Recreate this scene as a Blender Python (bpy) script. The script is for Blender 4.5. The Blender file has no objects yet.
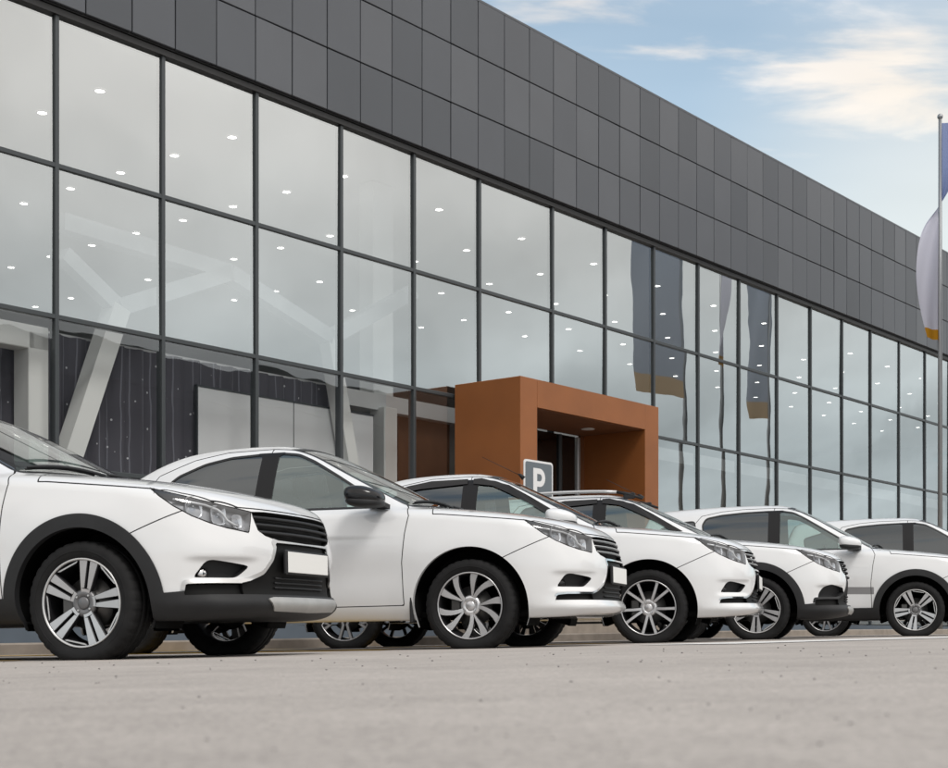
import bpy, math, random
import numpy as np
from mathutils import Matrix, Vector
random.seed(7); np.random.seed(7)
S = bpy.context.scene
C = S.collection
PI = math.pi

# ------------------------------------------------------------------ camera frame
CAMH = 0.08                       # a camera resting almost on the tarmac
FPX = 1466.0
D = 14.0                          # camera to facade plane
FX, FY = 0.629, 0.7774            # facade direction

def ground_z(x, y=0.0):
    return 0.16*math.tanh(x/8.0)

# ------------------------------------------------------------------ materials
MATS = {}
def newmat(name):
    m = bpy.data.materials.new(name); m.use_nodes = True
    nt = m.node_tree; nt.nodes.clear()
    out = nt.nodes.new('ShaderNodeOutputMaterial')
    MATS[name] = m
    return m, nt, out
def N(nt, t, **kw):
    n = nt.nodes.new(t)
    for k, v in kw.items(): setattr(n, k, v)
    return n
def link(nt, a, b): nt.links.new(a, b)
def principled(name, col, rough=0.5, metal=0.0, coat=0.0, bump=0.0, bscale=200.0, var=0.0, vscale=3.0, rvar=0.0, spec=0.5, inner=None, sheen=0):
    m, nt, out = newmat(name)
    p = N(nt, 'ShaderNodeBsdfPrincipled')
    p.inputs['Base Color'].default_value = (*col, 1)
    p.inputs['Roughness'].default_value = rough
    p.inputs['Metallic'].default_value = metal
    p.inputs['Coat Weight'].default_value = coat
    p.inputs['Coat Roughness'].default_value = 0.02
    p.inputs['Specular IOR Level'].default_value = spec
    tc = N(nt, 'ShaderNodeTexCoord')
    csock = None
    if var or rvar:
        no = N(nt, 'ShaderNodeTexNoise'); no.inputs['Scale'].default_value = vscale
        no.inputs['Detail'].default_value = 6
        link(nt, tc.outputs['Object'], no.inputs['Vector'])
        if var:
            mr = N(nt, 'ShaderNodeMapRange')
            mr.inputs['From Min'].default_value = .3; mr.inputs['From Max'].default_value = .7
            mr.inputs['To Min'].default_value = 1-var; mr.inputs['To Max'].default_value = 1+var
            link(nt, no.outputs['Fac'], mr.inputs['Value'])
            mx = N(nt, 'ShaderNodeVectorMath', operation='SCALE')
            mx.inputs[0].default_value = col
            link(nt, mr.outputs[0], mx.inputs['Scale'])
            link(nt, mx.outputs[0], p.inputs['Base Color']); csock = mx.outputs[0]
        if rvar:
            mr2 = N(nt, 'ShaderNodeMapRange')
            mr2.inputs['To Min'].default_value = max(0, rough-rvar); mr2.inputs['To Max'].default_value = rough+rvar
            link(nt, no.outputs['Fac'], mr2.inputs['Value']); link(nt, mr2.outputs[0], p.inputs['Roughness'])
    if bump:
        nb = N(nt, 'ShaderNodeTexNoise'); nb.inputs['Scale'].default_value = bscale; nb.inputs['Detail'].default_value = 4
        link(nt, tc.outputs['Object'], nb.inputs['Vector'])
        b = N(nt, 'ShaderNodeBump'); b.inputs['Strength'].default_value = bump; b.inputs['Distance'].default_value = .002
        link(nt, nb.outputs['Fac'], b.inputs['Height']); link(nt, b.outputs[0], p.inputs['Normal'])
    if inner:
        g = N(nt, 'ShaderNodeNewGeometry')
        di = N(nt, 'ShaderNodeBsdfDiffuse'); di.inputs['Color'].default_value = (*inner, 1)
        mi = N(nt, 'ShaderNodeMixShader')
        link(nt, g.outputs['Backfacing'], mi.inputs[0]); link(nt, p.outputs[0], mi.inputs[1]); link(nt, di.outputs[0], mi.inputs[2])
        link(nt, mi.outputs[0], out.inputs[0])
    else:
        link(nt, p.outputs[0], out.inputs[0])
    return m

def glassmat(name, tint, f0=0.05, power=5.0, gcol=(1, 1, 1), wavy=0.0, rough=0.0, fmax=1.0):
    m, nt, out = newmat(name)
    lw = N(nt, 'ShaderNodeLayerWeight'); lw.inputs['Blend'].default_value = 0.5
    pw = N(nt, 'ShaderNodeMath', operation='POWER'); pw.inputs[1].default_value = power
    link(nt, lw.outputs['Facing'], pw.inputs[0])
    ma = N(nt, 'ShaderNodeMath', operation='MULTIPLY_ADD'); ma.inputs[1].default_value = fmax-f0; ma.inputs[2].default_value = f0
    link(nt, pw.outputs[0], ma.inputs[0])
    tr = N(nt, 'ShaderNodeBsdfTransparent'); tr.inputs[0].default_value = (*tint, 1)
    gl = N(nt, 'ShaderNodeBsdfGlossy'); gl.inputs['Color'].default_value = (*gcol, 1); gl.inputs['Roughness'].default_value = rough
    if wavy:
        tc = N(nt, 'ShaderNodeTexCoord')
        no = N(nt, 'ShaderNodeTexNoise'); no.inputs['Scale'].default_value = .9; no.inputs['Detail'].default_value = 1.5
        link(nt, tc.outputs['Object'], no.inputs['Vector'])
        b = N(nt, 'ShaderNodeBump'); b.inputs['Strength'].default_value = 1.0; b.inputs['Distance'].default_value = wavy
        link(nt, no.outputs['Fac'], b.inputs['Height']); link(nt, b.outputs[0], gl.inputs['Normal'])
    mi = N(nt, 'ShaderNodeMixShader')
    link(nt, ma.outputs[0], mi.inputs[0]); link(nt, tr.outputs[0], mi.inputs[1]); link(nt, gl.outputs[0], mi.inputs[2])
    link(nt, mi.outputs[0], out.inputs[0])
    return m
def emis(name, col, st):
    m, nt, out = newmat(name)
    e = N(nt, 'ShaderNodeEmission'); e.inputs[0].default_value = (*col, 1); e.inputs[1].default_value = st
    link(nt, e.outputs[0], out.inputs[0]); return m

M_white = principled('white_paint', (.72, .73, .74), .30, coat=1.0, inner=(.035, .035, .037), var=.012, vscale=2.0, rvar=.05)
M_whitesolid = principled('white_paint_trim', (.72, .73, .74), .30, coat=1.0)
M_deep = principled('deep_black', (.005, .005, .005), .6, spec=.2)
M_black = principled('black_plastic', (.020, .0205, .022), .55, spec=.3, bump=.25, bscale=900, var=.15, vscale=6)
M_gloss = principled('gloss_black', (.008, .008, .009), .16, spec=.45)
M_pillar = principled('pillar_black', (.010, .010, .011), .35, spec=.25)
M_trim = principled('rubber_trim', (.012, .012, .012), .42)
M_gap = principled('shut_gap', (.02, .02, .02), .8, spec=.1)
M_liner = principled('wheel_liner', (.008, .008, .008), .9, spec=.1)
M_chrome = principled('chrome', (.72, .72, .73), .12, metal=1)
M_satin = principled('satin_silver', (.60, .60, .60), .36, metal=.6)
M_skid = principled('skid_silver', (.42, .42, .41), .45, metal=.5, var=.1, vscale=8)
M_tyre = principled('tyre_rubber', (.013, .013, .0135), .72, bump=.3, bscale=300, var=.25, vscale=9, spec=.2)
M_machined = principled('machined_alloy', (.56, .56, .57), .31, metal=.85, var=.05, vscale=12)
M_machined2 = principled('bright_machined_alloy', (.68, .68, .69), .28, metal=.75)
M_alloy = principled('silver_alloy', (.62, .62, .63), .28, metal=.7)
M_rimdark = principled('dark_alloy', (.018, .018, .02), .35, coat=.3)
M_greyalloy = principled('grey_alloy', (.16, .16, .165), .4, metal=.5)
M_disc = principled('brake_steel', (.13, .128, .125), .42, metal=.9)
M_glassf = glassmat('clear_car_glass', (.66, .78, .75), .20, gcol=(.80, .92, .91))
M_glassw = glassmat('windscreen_glass', (.70, .78, .76), .20)
M_glassr = glassmat('tinted_car_glass', (.05, .055, .06), .14, gcol=(.86, .92, .95))
M_lens = glassmat('lamp_lens', (.93, .95, .97), .06)
M_lamphouse = principled('lamp_housing', (.30, .30, .31), .3, metal=.4)
M_reflector = principled('reflector_bowl', (.72, .73, .75), .22, metal=.45)
M_interior = principled('cabin_fabric', (.022, .022, .024), .85, bump=.3, bscale=500)
M_dash = principled('cabin_plastic', (.03, .03, .032), .6)
M_plate = principled('blank_plate', (.80, .80, .78), .45)
M_stripe = principled('grey_stripe', (.22, .22, .225), .4, coat=.5)
M_red = principled('tail_red', (.25, .01, .01), .15, coat=1)

M_panel = principled('fascia_panel', (.086, .093, .105), .42, metal=.25, var=.07, vscale=.7, rvar=.08)
M_panel2 = principled('fascia_panel_light', (.097, .104, .116), .40, metal=.25, var=.07, vscale=.9, rvar=.08)
M_panel3 = principled('fascia_panel_dark', (.077, .084, .095), .44, metal=.25, var=.07, vscale=.6, rvar=.08)
M_mull = principled('mullion_grey', (.052, .060, .065), .42, metal=.2)
M_head = principled('dark_head_trim', (.015, .015, .016), .5)
M_fglass = glassmat('facade_glass', (.74, .77, .78), .42, 2.6, gcol=(.905, .945, .95), wavy=.0034)
M_fglass2 = glassmat('clear_facade_glass', (.94, .95, .95), .10, 2.4, gcol=(.95, .95, .96), wavy=.0034)
M_plinth = principled('plinth_blue_grey', (.085, .11, .14), .6, var=.08)
M_ceil = principled('ceiling_white', (.82, .82, .80), .8)
M_inwall = principled('inner_wall', (.62, .63, .63), .8)
M_floor = principled('showroom_floor', (.52, .51, .49), .3)
M_steel = principled('white_steel', (.78, .79, .77), .5)
M_steel_dim = principled('dimmed_steel', (.50, .52, .53), .6)  # white steel coloured darker so the upper braces look dimly lit
M_roof = principled('roof_felt', (.12, .12, .12), .9)
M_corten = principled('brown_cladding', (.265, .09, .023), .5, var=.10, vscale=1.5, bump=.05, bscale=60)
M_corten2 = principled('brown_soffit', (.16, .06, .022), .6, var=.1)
M_door = principled('door_frame', (.55, .56, .57), .35, metal=.5)
M_lamp = emis('downlight_glow', (1.0, .96, .88), 7.0)
M_ring = principled('lamp_ring', (.7, .7, .7), .4)
M_pgrey = principled('partition_grey', (.50, .48, .46), .8)
M_board = principled('white_board', (.74, .75, .76), .6)
M_dkbrown = principled('brown_wood_panel', (.10, .045, .022), .55, var=.2, vscale=3)
M_signgrey = principled('sign_grey', (.13, .155, .175), .5)
M_signwhite = principled('sign_white', (.78, .78, .78), .5)
M_pole = principled('pole_metal', (.33, .34, .35), .4, metal=.7)
M_yellow = principled('yellow_marking', (.42, .27, .06), .8, var=.35, vscale=14)
M_wmark = principled('white_marking', (.68, .67, .65), .8, var=.25, vscale=14)
M_kerb = principled('kerb_concrete', (.27, .235, .20), .85, var=.18, vscale=5, bump=.5, bscale=80)
M_pave = principled('pavement_blocks', (.33, .29, .25), .85, var=.14, vscale=3, bump=.4, bscale=60)
M_stone = principled('grit', (.12, .115, .11), .9, var=.5, vscale=400)

# curtain: dark fabric with thin strings of tiny lamps
def curtain_mat():
    m, nt, out = newmat('dark_curtain')
    tc = N(nt, 'ShaderNodeTexCoord'); sp = N(nt, 'ShaderNodeSeparateXYZ'); link(nt, tc.outputs['Object'], sp.inputs[0])
    p = N(nt, 'ShaderNodeBsdfPrincipled'); p.inputs['Roughness'].default_value = .8
    def stripes(freq, wid, amp):
        no = N(nt, 'ShaderNodeTexNoise'); no.inputs['Scale'].default_value = 2.2
        link(nt, tc.outputs['Object'], no.inputs['Vector'])
        mad = N(nt, 'ShaderNodeMath', operation='MULTIPLY_ADD'); mad.inputs[1].default_value = amp
        link(nt, no.outputs['Fac'], mad.inputs[0]); link(nt, sp.outputs['X'], mad.inputs[2])
        mu = N(nt, 'ShaderNodeMath', operation='MULTIPLY'); mu.inputs[1].default_value = freq; link(nt, mad.outputs[0], mu.inputs[0])
        fr = N(nt, 'ShaderNodeMath', operation='FRACT'); link(nt, mu.outputs[0], fr.inputs[0])
        lt = N(nt, 'ShaderNodeMath', operation='LESS_THAN'); lt.inputs[1].default_value = wid; link(nt, fr.outputs[0], lt.inputs[0])
        return lt.outputs[0]
    a = stripes(6.1, .10, .05)
    vo = N(nt, 'ShaderNodeTexVoronoi'); vo.inputs['Scale'].default_value = 7
    link(nt, tc.outputs['Object'], vo.inputs['Vector'])
    lt = N(nt, 'ShaderNodeMath', operation='LESS_THAN'); lt.inputs[1].default_value = .10; link(nt, vo.outputs['Distance'], lt.inputs[0])
    mx = N(nt, 'ShaderNodeMix', data_type='RGBA'); mx.inputs[6].default_value = (.075, .072, .088, 1); mx.inputs[7].default_value = (.17, .17, .20, 1)
    link(nt, a, mx.inputs[0])
    mx2 = N(nt, 'ShaderNodeMix', data_type='RGBA'); link(nt, mx.outputs[2], mx2.inputs[6]); mx2.inputs[7].default_value = (.55, .55, .58, 1)
    link(nt, lt.outputs[0], mx2.inputs[0])
    link(nt, mx2.outputs[2], p.inputs['Base Color']); link(nt, p.outputs[0], out.inputs[0]); return m
M_curtain = curtain_mat()

def asphalt_mat():
    m, nt, out = newmat('asphalt')
    p = N(nt, 'ShaderNodeBsdfPrincipled'); p.inputs['Roughness'].default_value = .88; p.inputs['Specular IOR Level'].default_value = .3
    tc = N(nt, 'ShaderNodeTexCoord')
    def noise(sc, det, rough=.6):
        n = N(nt, 'ShaderNodeTexNoise'); n.inputs['Scale'].default_value = sc; n.inputs['Detail'].default_value = det; n.inputs['Roughness'].default_value = rough
        link(nt, tc.outputs['Object'], n.inputs['Vector']); return n.outputs['Fac']
    big = noise(.55, 5); mid = noise(4.5, 5, .65); fine = noise(140, 3, .8)
    def mr(s, a, b, lo=.3, hi=.7):
        r = N(nt, 'ShaderNodeMapRange'); r.inputs['From Min'].default_value = lo; r.inputs['From Max'].default_value = hi
        r.inputs['To Min'].default_value = a; r.inputs['To Max'].default_value = b; link(nt, s, r.inputs['Value']); return r.outputs[0]
    def mul(a, b):
        x = N(nt, 'ShaderNodeMath', operation='MULTIPLY'); link(nt, a, x.inputs[0]); link(nt, b, x.inputs[1]); return x.outputs[0]
    vg = N(nt, 'ShaderNodeTexVoronoi'); vg.inputs['Scale'].default_value = 170; link(nt, tc.outputs['Object'], vg.inputs['Vector'])
    sg_ = N(nt, 'ShaderNodeSeparateColor'); link(nt, vg.outputs['Color'], sg_.inputs[0])
    k = mul(mr(sg_.outputs[0], .80, 1.18, 0, 1), mul(mul(mr(big, .86, 1.12), mr(mid, .93, 1.07)), mr(fine, .84, 1.15)))
    vo = N(nt, 'ShaderNodeTexVoronoi'); vo.inputs['Scale'].default_value = 55; vo.inputs['Randomness'].default_value = 1
    link(nt, tc.outputs['Object'], vo.inputs['Vector'])
    sp = N(nt, 'ShaderNodeMath', operation='LESS_THAN'); sp.inputs[1].default_value = .05; link(nt, vo.outputs['Distance'], sp.inputs[0])
    n5 = noise(9, 2)
    gt = N(nt, 'ShaderNodeMath', operation='GREATER_THAN'); gt.inputs[1].default_value = .70; link(nt, n5, gt.inputs[0])
    spk = mul(sp.outputs[0], gt.outputs[0])
    sc = N(nt, 'ShaderNodeVectorMath', operation='SCALE'); sc.inputs[0].default_value = (.405, .370, .340); link(nt, k, sc.inputs['Scale'])
    mx = N(nt, 'ShaderNodeMix', data_type='RGBA'); link(nt, spk, mx.inputs[0]); link(nt, sc.outputs[0], mx.inputs[6]); mx.inputs[7].default_value = (.09, .085, .08, 1)
    link(nt, mx.outputs[2], p.inputs['Base Color'])
    b = N(nt, 'ShaderNodeBump'); b.inputs['Strength'].default_value = .35; b.inputs['Distance'].default_value = .003
    link(nt, fine, b.inputs['Height']); link(nt, b.outputs[0], p.inputs['Normal'])
    link(nt, p.outputs[0], out.inputs[0]); return m
M_asphalt = asphalt_mat()

# ------------------------------------------------------------------ object helpers
def empty(name, label, cat, group=None):
    o = bpy.data.objects.new(name, None); C.objects.link(o)
    o.empty_display_size = .2
    o['label'] = label; o['category'] = cat
    if group: o['group'] = group
    return o
def tag(o, label, cat, group=None):
    o['label'] = label; o['category'] = cat
    if group: o['group'] = group
    return o

class MB:
    """collects polygons with material slots, then builds ONE mesh object"""
    def __init__(s): s.v = []; s.f = []; s.m = []; s.sm = []
    def add(s, vs, fs, mat=0, smooth=False):
        b = len(s.v); s.v += [tuple(map(float, q)) for q in vs]
        for f in fs: s.f.append([i+b for i in f]); s.m.append(mat); s.sm.append(smooth)
    def box(s, x0, x1, y0, y1, z0, z1, mat=0, bev=0.0):
        if bev <= 0:
            vs = [(x, y, z) for x in (x0, x1) for y in (y0, y1) for z in (z0, z1)]
            s.add(vs, [(0, 1, 3, 2), (4, 6, 7, 5), (0, 4, 5, 1), (2, 3, 7, 6), (0, 2, 6, 4), (1, 5, 7, 3)], mat)
        else:
            b = min(bev, (x1-x0)/2.01, (y1-y0)/2.01, (z1-z0)/2.01)
            vs = []; idx = {}
            for sx, xa, xb in ((0, x0, x0+b), (1, x1, x1-b)):
                for sy, ya, yb in ((0, y0, y0+b), (1, y1, y1-b)):
                    for sz, za, zb in ((0, z0, z0+b), (1, z1, z1-b)):
                        idx[(sx, sy, sz, 'x')] = len(vs); vs.append((xa, yb, zb))
                        idx[(sx, sy, sz, 'y')] = len(vs); vs.append((xb, ya, zb))
                        idx[(sx, sy, sz, 'z')] = len(vs); vs.append((xb, yb, za))
            I = lambda *k: idx[k]
            fs = []
            for q in (0, 1):
                fs.append([I(q, 0, 0, 'x'), I(q, 1, 0, 'x'), I(q, 1, 1, 'x'), I(q, 0, 1, 'x')])
                fs.append([I(0, q, 0, 'y'), I(1, q, 0, 'y'), I(1, q, 1, 'y'), I(0, q, 1, 'y')])
                fs.append([I(0, 0, q, 'z'), I(1, 0, q, 'z'), I(1, 1, q, 'z'), I(0, 1, q, 'z')])
            for a in (0, 1):
                for c in (0, 1):
                    fs.append([I(a, c, 0, 'x'), I(a, c, 1, 'x'), I(a, c, 1, 'y'), I(a, c, 0, 'y')])
                    fs.append([I(a, 0, c, 'x'), I(a, 1, c, 'x'), I(a, 1, c, 'z'), I(a, 0, c, 'z')])
                    fs.append([I(0, a, c, 'y'), I(1, a, c, 'y'), I(1, a, c, 'z'), I(0, a, c, 'z')])
                    for d in (0, 1): fs.append([I(a, c, d, 'x'), I(a, c, d, 'y'), I(a, c, d, 'z')])
            s.add(vs, fs, mat)
    def beam(s, p, q, w, h, mat=0, up=(0, 0, 1)):
        p = Vector(p); q = Vector(q); d = (q-p).normalized(); u = Vector(up)
        if abs(d.dot(u)) > .99: u = Vector((0, 1, 0))
        a = d.cross(u).normalized()*w/2; b = a.cross(d).normalized()*h/2
        vs = [p-a-b, p+a-b, p+a+b, p-a+b, q-a-b, q+a-b, q+a+b, q-a+b]
        s.add(vs, [(0, 1, 2, 3), (7, 6, 5, 4), (0, 4, 5, 1), (1, 5, 6, 2), (2, 6, 7, 3), (3, 7, 4, 0)], mat)
    def tube(s, pts, rad, n=8, mat=0, smooth=True, flat=1.0):
        pts = [Vector(p) for p in pts]; rings = []
        for i, p in enumerate(pts):
            d = (pts[min(i+1, len(pts)-1)]-pts[max(i-1, 0)]).normalized()
            u = Vector((0, 0, 1)) if abs(d.z) < .95 else Vector((1, 0, 0))
            a = d.cross(u).normalized(); b = a.cross(d).normalized()
            r = rad[i] if isinstance(rad, (list, tuple)) else rad
            rings.append([p + a*math.cos(2*PI*k/n)*r + b*math.sin(2*PI*k/n)*r*flat for k in range(n)])
        vs = [v for r in rings for v in r]; fs = []
        for i in range(len(rings)-1):
            for k in range(n):
                fs.append((i*n+k, i*n+(k+1) % n, (i+1)*n+(k+1) % n, (i+1)*n+k))
        fs.append(tuple(range(n-1, -1, -1))); fs.append(tuple((len(rings)-1)*n+k for k in range(n)))
        s.add(vs, fs, mat, smooth)
    def lathe(s, prof, n=64, mat=0, axis='y', center=(0, 0, 0), smooth=True, closed=False):
        """profile of (radius, offset along axis)"""
        vs = []; m = len(prof)
        for k in range(n):
            a = 2*PI*k/n
            for r, o in prof:
                if axis == 'y': q = (r*math.cos(a), o, r*math.sin(a))
                elif axis == 'z': q = (r*math.cos(a), r*math.sin(a), o)
                else: q = (o, r*math.cos(a), r*math.sin(a))
                vs.append((q[0]+center[0], q[1]+center[1], q[2]+center[2]))
        fs = []
        for k in range(n):
            for j in range(m-1 if not closed else m):
                j2 = (j+1) % m
                fs.append((k*m+j, ((k+1) % n)*m+j, ((k+1) % n)*m+j2, k*m+j2))
        s.add(vs, fs, mat, smooth)
    def ellipsoid(s, c, r, mat=0, n=20, m=12, e=1.0):
        def sp(v): return math.copysign(abs(v)**e, v)
        vs = []; fs = []
        for i in range(m+1):
            t = -PI/2+PI*i/m
            for k in range(n):
                a = 2*PI*k/n
                vs.append((c[0]+r[0]*sp(math.cos(t))*sp(math.cos(a)), c[1]+r[1]*sp(math.cos(t))*sp(math.sin(a)), c[2]+r[2]*sp(math.sin(t))))
        for i in range(m):
            for k in range(n): fs.append((i*n+k, i*n+(k+1) % n, (i+1)*n+(k+1) % n, (i+1)*n+k))
        s.add(vs, fs, mat, True)
    def mesh(s, name, mats):
        me = bpy.data.meshes.new(name)
        me.from_pydata(s.v, [], s.f)
        for m in (mats if isinstance(mats, (list, tuple)) else [mats]): me.materials.append(m)
        me.polygons.foreach_set('material_index', s.m)
        me.polygons.foreach_set('use_smooth', s.sm)
        me.update()
        return me
    def build(s, name, mats, parent=None, recalc=False):
        me = s.mesh(name, mats)
        if recalc:
            import bmesh
            bm = bmesh.new(); bm.from_mesh(me); bmesh.ops.recalc_face_normals(bm, faces=bm.faces[:]); bm.to_mesh(me); bm.free()
        o = bpy.data.objects.new(name, me); C.objects.link(o)
        if parent: o.parent = parent
        return o

# ------------------------------------------------------------------ implicit car body
def curve(pts, smooth=.05):
    xs = np.array([p[0] for p in pts], float); ys = np.array([p[1] for p in pts], float)
    if xs[0] > xs[-1]: xs = xs[::-1]; ys = ys[::-1]
    g = np.linspace(xs[0]-.5, xs[-1]+.5, 3000)
    # linear extrapolation at both ends
    y = np.interp(g, xs, ys)
    s0 = (ys[1]-ys[0])/(xs[1]-xs[0]); s1 = (ys[-1]-ys[-2])/(xs[-1]-xs[-2])
    y = np.where(g < xs[0], ys[0]+s0*(g-xs[0]), y); y = np.where(g > xs[-1], ys[-1]+s1*(g-xs[-1]), y)
    st = g[1]-g[0]; k = max(1, int(smooth/st*2)); ker = np.exp(-.5*(np.arange(-2*k, 2*k+1)/(k/1.5))**2); ker /= ker.sum()
    yp = np.pad(y, 2*k, mode='reflect', reflect_type='odd'); y = np.convolve(yp, ker, 'valid')
    dy = np.gradient(y, g)
    return (lambda v: np.interp(v, g, y)), (lambda v: np.interp(v, g, dy))
def smax(a, b, k):
    h = np.maximum(k-np.abs(a-b), 0)/k
    return np.maximum(a, b)+h*h*k*.25
def smin(a, b, k): return -smax(-a, -b, k)

class Shape: pass
def make_shape(kind):
    s = Shape(); s.kind = kind
    tall = {'sedan': 0.050, 'wagon': 0.036, 'hatch': 0.085}[kind]
    s.Wz, _ = curve([(.12, .74), (.18, .79), (.23, .832), (.29, .855), (.40, .868), (.55, .879), (.65, .884), (.75, .881), (.85, .870), (.95, .850), (1.05, .815)], .04)
    s.Wx, _ = curve([(-3.7, -.17), (-3.4, -.105), (-3.1, -.055), (-2.7, -.015), (-2.2, 0), (-.6, 0), (-.1, -.004), (.25, -.016), (.5, -.042), (.7, -.08), (.95, -.15)], .12)
    s.Xc, s.dXc = curve([(.12, .71), (.19, .785), (.238, .860), (.266, .897), (.288, .888), (.312, .862), (.36, .850), (.45, .864), (.55, .872), (.60, .864), (.68, .846), (.76, .822), (.82, .790), (.90, .72)], .014)
    s.gf, s.dgf = curve([(-1.0, .60), (-.85, .38), (-.75, .235), (-.65, .135), (-.55, .080), (-.4, .035), (-.2, .008), (0, 0), (.2, .008), (.4, .035), (.55, .080), (.65, .135), (.75, .235), (.85, .38), (1.0, .60)], .06)
    Ht = [(.90, .762), (.83, .800), (.75, .833), (.62, .872), (.5, .902), (.3, .941), (.1, .970), (-.2, 1.003), (-.45, 1.024), (-.8, 1.034)]
    if kind == 'sedan': Ht += [(-2.5, 1.035), (-2.75, 1.075), (-2.95, 1.10), (-3.3, 1.10), (-3.5, 1.085), (-3.6, 1.06)]
    else: Ht += [(-2.5, 1.04), (-3.6, 1.04)]
    s.Ht, s.dHt = curve(Ht, .07)
    s.Zb, _ = curve([(1.0, .25), (.7, .205), (.4, .20), (-.2, .20), (-2.2, .205), (-3.0, .23), (-3.6, .30)], .1)
    if kind == 'sedan': R = [(.2, -3.34), (.3, -3.45), (.45, -3.53), (.6, -3.54), (.8, -3.51), (1.0, -3.47), (1.1, -3.43)]
    elif kind == 'wagon': R = [(.2, -3.34), (.3, -3.45), (.45, -3.53), (.6, -3.54), (.8, -3.52), (1.0, -3.50), (1.1, -3.47)]
    else: R = [(.2, -3.14), (.3, -3.25), (.45, -3.33), (.6, -3.34), (.8, -3.32), (1.0, -3.30), (1.1, -3.27)]
    s.Xr, _ = curve(R, .05)
    s.Wg, s.dWg = curve([(.9, .838), (1.0, .800), (1.1, .760), (1.2, .716), (1.3, .668), (1.4, .612), (1.5, .55), (1.6, .48)], .06)
    s.Wgx, _ = curve([(.2, -.11), (-.3, -.055), (-.8, -.012), (-1.2, 0), (-2.1, 0), (-2.5, -.03), (-3.0, -.10), (-3.4, -.17)] if kind == 'sedan' else
                     [(.2, -.11), (-.3, -.055), (-.8, -.012), (-1.2, 0), (-2.3, 0), (-2.8, -.03), (-3.4, -.09)], .15)
    if kind == 'sedan':
        Hr = [(-.3, 1.20), (-.6, 1.325), (-.9, 1.41), (-1.1, 1.450), (-1.4, 1.481), (-1.7, 1.491), (-2.0, 1.484), (-2.3, 1.455), (-2.6, 1.395), (-2.9, 1.30), (-3.2, 1.19)]
    else:
        Hr = [(-.3, 1.20), (-.6, 1.325), (-.9, 1.41), (-1.1, 1.450), (-1.4, 1.481), (-1.7, 1.492), (-2.1, 1.492), (-2.6, 1.475), (-3.0, 1.445), (-3.4, 1.39)]
    Hr = [(a, b+tall*min(1, max(0, (-.3-a)/.8))) for a, b in Hr]
    s.Hr, s.dHr = curve(Hr, .12)
    s.rw = {'sedan': (-3.04, 1.10, 1.72), 'wagon': (-3.50, 1.0, .55), 'hatch': (-3.28, 1.0, .5)}[kind]
    s.wb = -2.635 if kind != 'hatch' else -2.595
    s.ws = (-.335, 1.0, -1.98 if kind != 'hatch' else -1.82)
    return s
def side_w(s, x, z):
    w = s.Wz(z)+s.Wx(x)
    for ax in (0.0, s.wb):
        r = np.sqrt((x-ax)**2+(z-.29)**2)
        t = np.clip(1-(r-.405)/.20, 0, 1); w = w+.010*t*t*(3-2*t)
    # shallow door scallop and a soft shoulder crease
    b = np.clip((x+2.45)/.4, 0, 1)*np.clip((-.25-x)/.4, 0, 1)
    zc = .50+.04*(x+1.4)
    w = w-.008*b*np.exp(-((z-zc)/.11)**2)
    cz = .905+.018*(-x) if s.kind != 'x' else .9
    return w
def body_fields(s, P):
    x, y, z = P[:, 0], P[:, 1], P[:, 2]; ay = np.abs(y)
    fs = ay-side_w(s, x, z)
    dg = s.dgf(y); dx = s.dXc(z)
    ff = (x-(s.Xc(z)-s.gf(y)))/np.sqrt(1+dg*dg+dx*dx)
    dh = s.dHt(x)
    Ht = s.Ht(x)-.034*(ay/.75)**2-.018*(ay/.85)**6
    # soft raised centre of the bonnet
    ft = (z-Ht)/np.sqrt(1+dh*dh)
    fb = s.Zb(x)-z
    fr = (s.Xr(z)+.9*s.gf(y)-x)/np.sqrt(1+dg*dg*.8)
    a = smax(fs, ff, .08); a = smax(a, fr, .12); a = smax(a, ft, .060); a = smax(a, fb, .02)
    # dished corner round the fog lamp
    pp = (ay-x)/1.41421
    a = a+np.where(x > .2, .020*np.exp(-((pp+.04)/.185)**6)*np.exp(-((z-.447)/.058)**6), 0)
    dw = s.dWg(z)
    gs = (ay-(s.Wg(z)+s.Wgx(x)))/np.sqrt(1+dw*dw)
    wx, wz, wk = s.ws
    gw = (x-(wx+wk*(z-wz))+.24*y*y)/math.sqrt(1+wk*wk)
    dr = s.dHr(x)
    gr = (z-(s.Hr(x)-.055*(ay/.6)**2))/np.sqrt(1+dr*dr)
    rx, rz, rk = s.rw
    gb = ((rx+rk*(z-rz))-x+.20*y*y)/math.sqrt(1+rk*rk)
    g = smax(gs, gw, .06); g = smax(g, gb, .07); g = smax(g, gr, .085); g = smax(g, .80-z, .02)
    return smin(a, g, .035), dict(fs=fs, ff=ff, ft=ft, gs=gs, gw=gw, gr=gr, gb=gb)
def F_of(s, P): return body_fields(s, P)[0]

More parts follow.
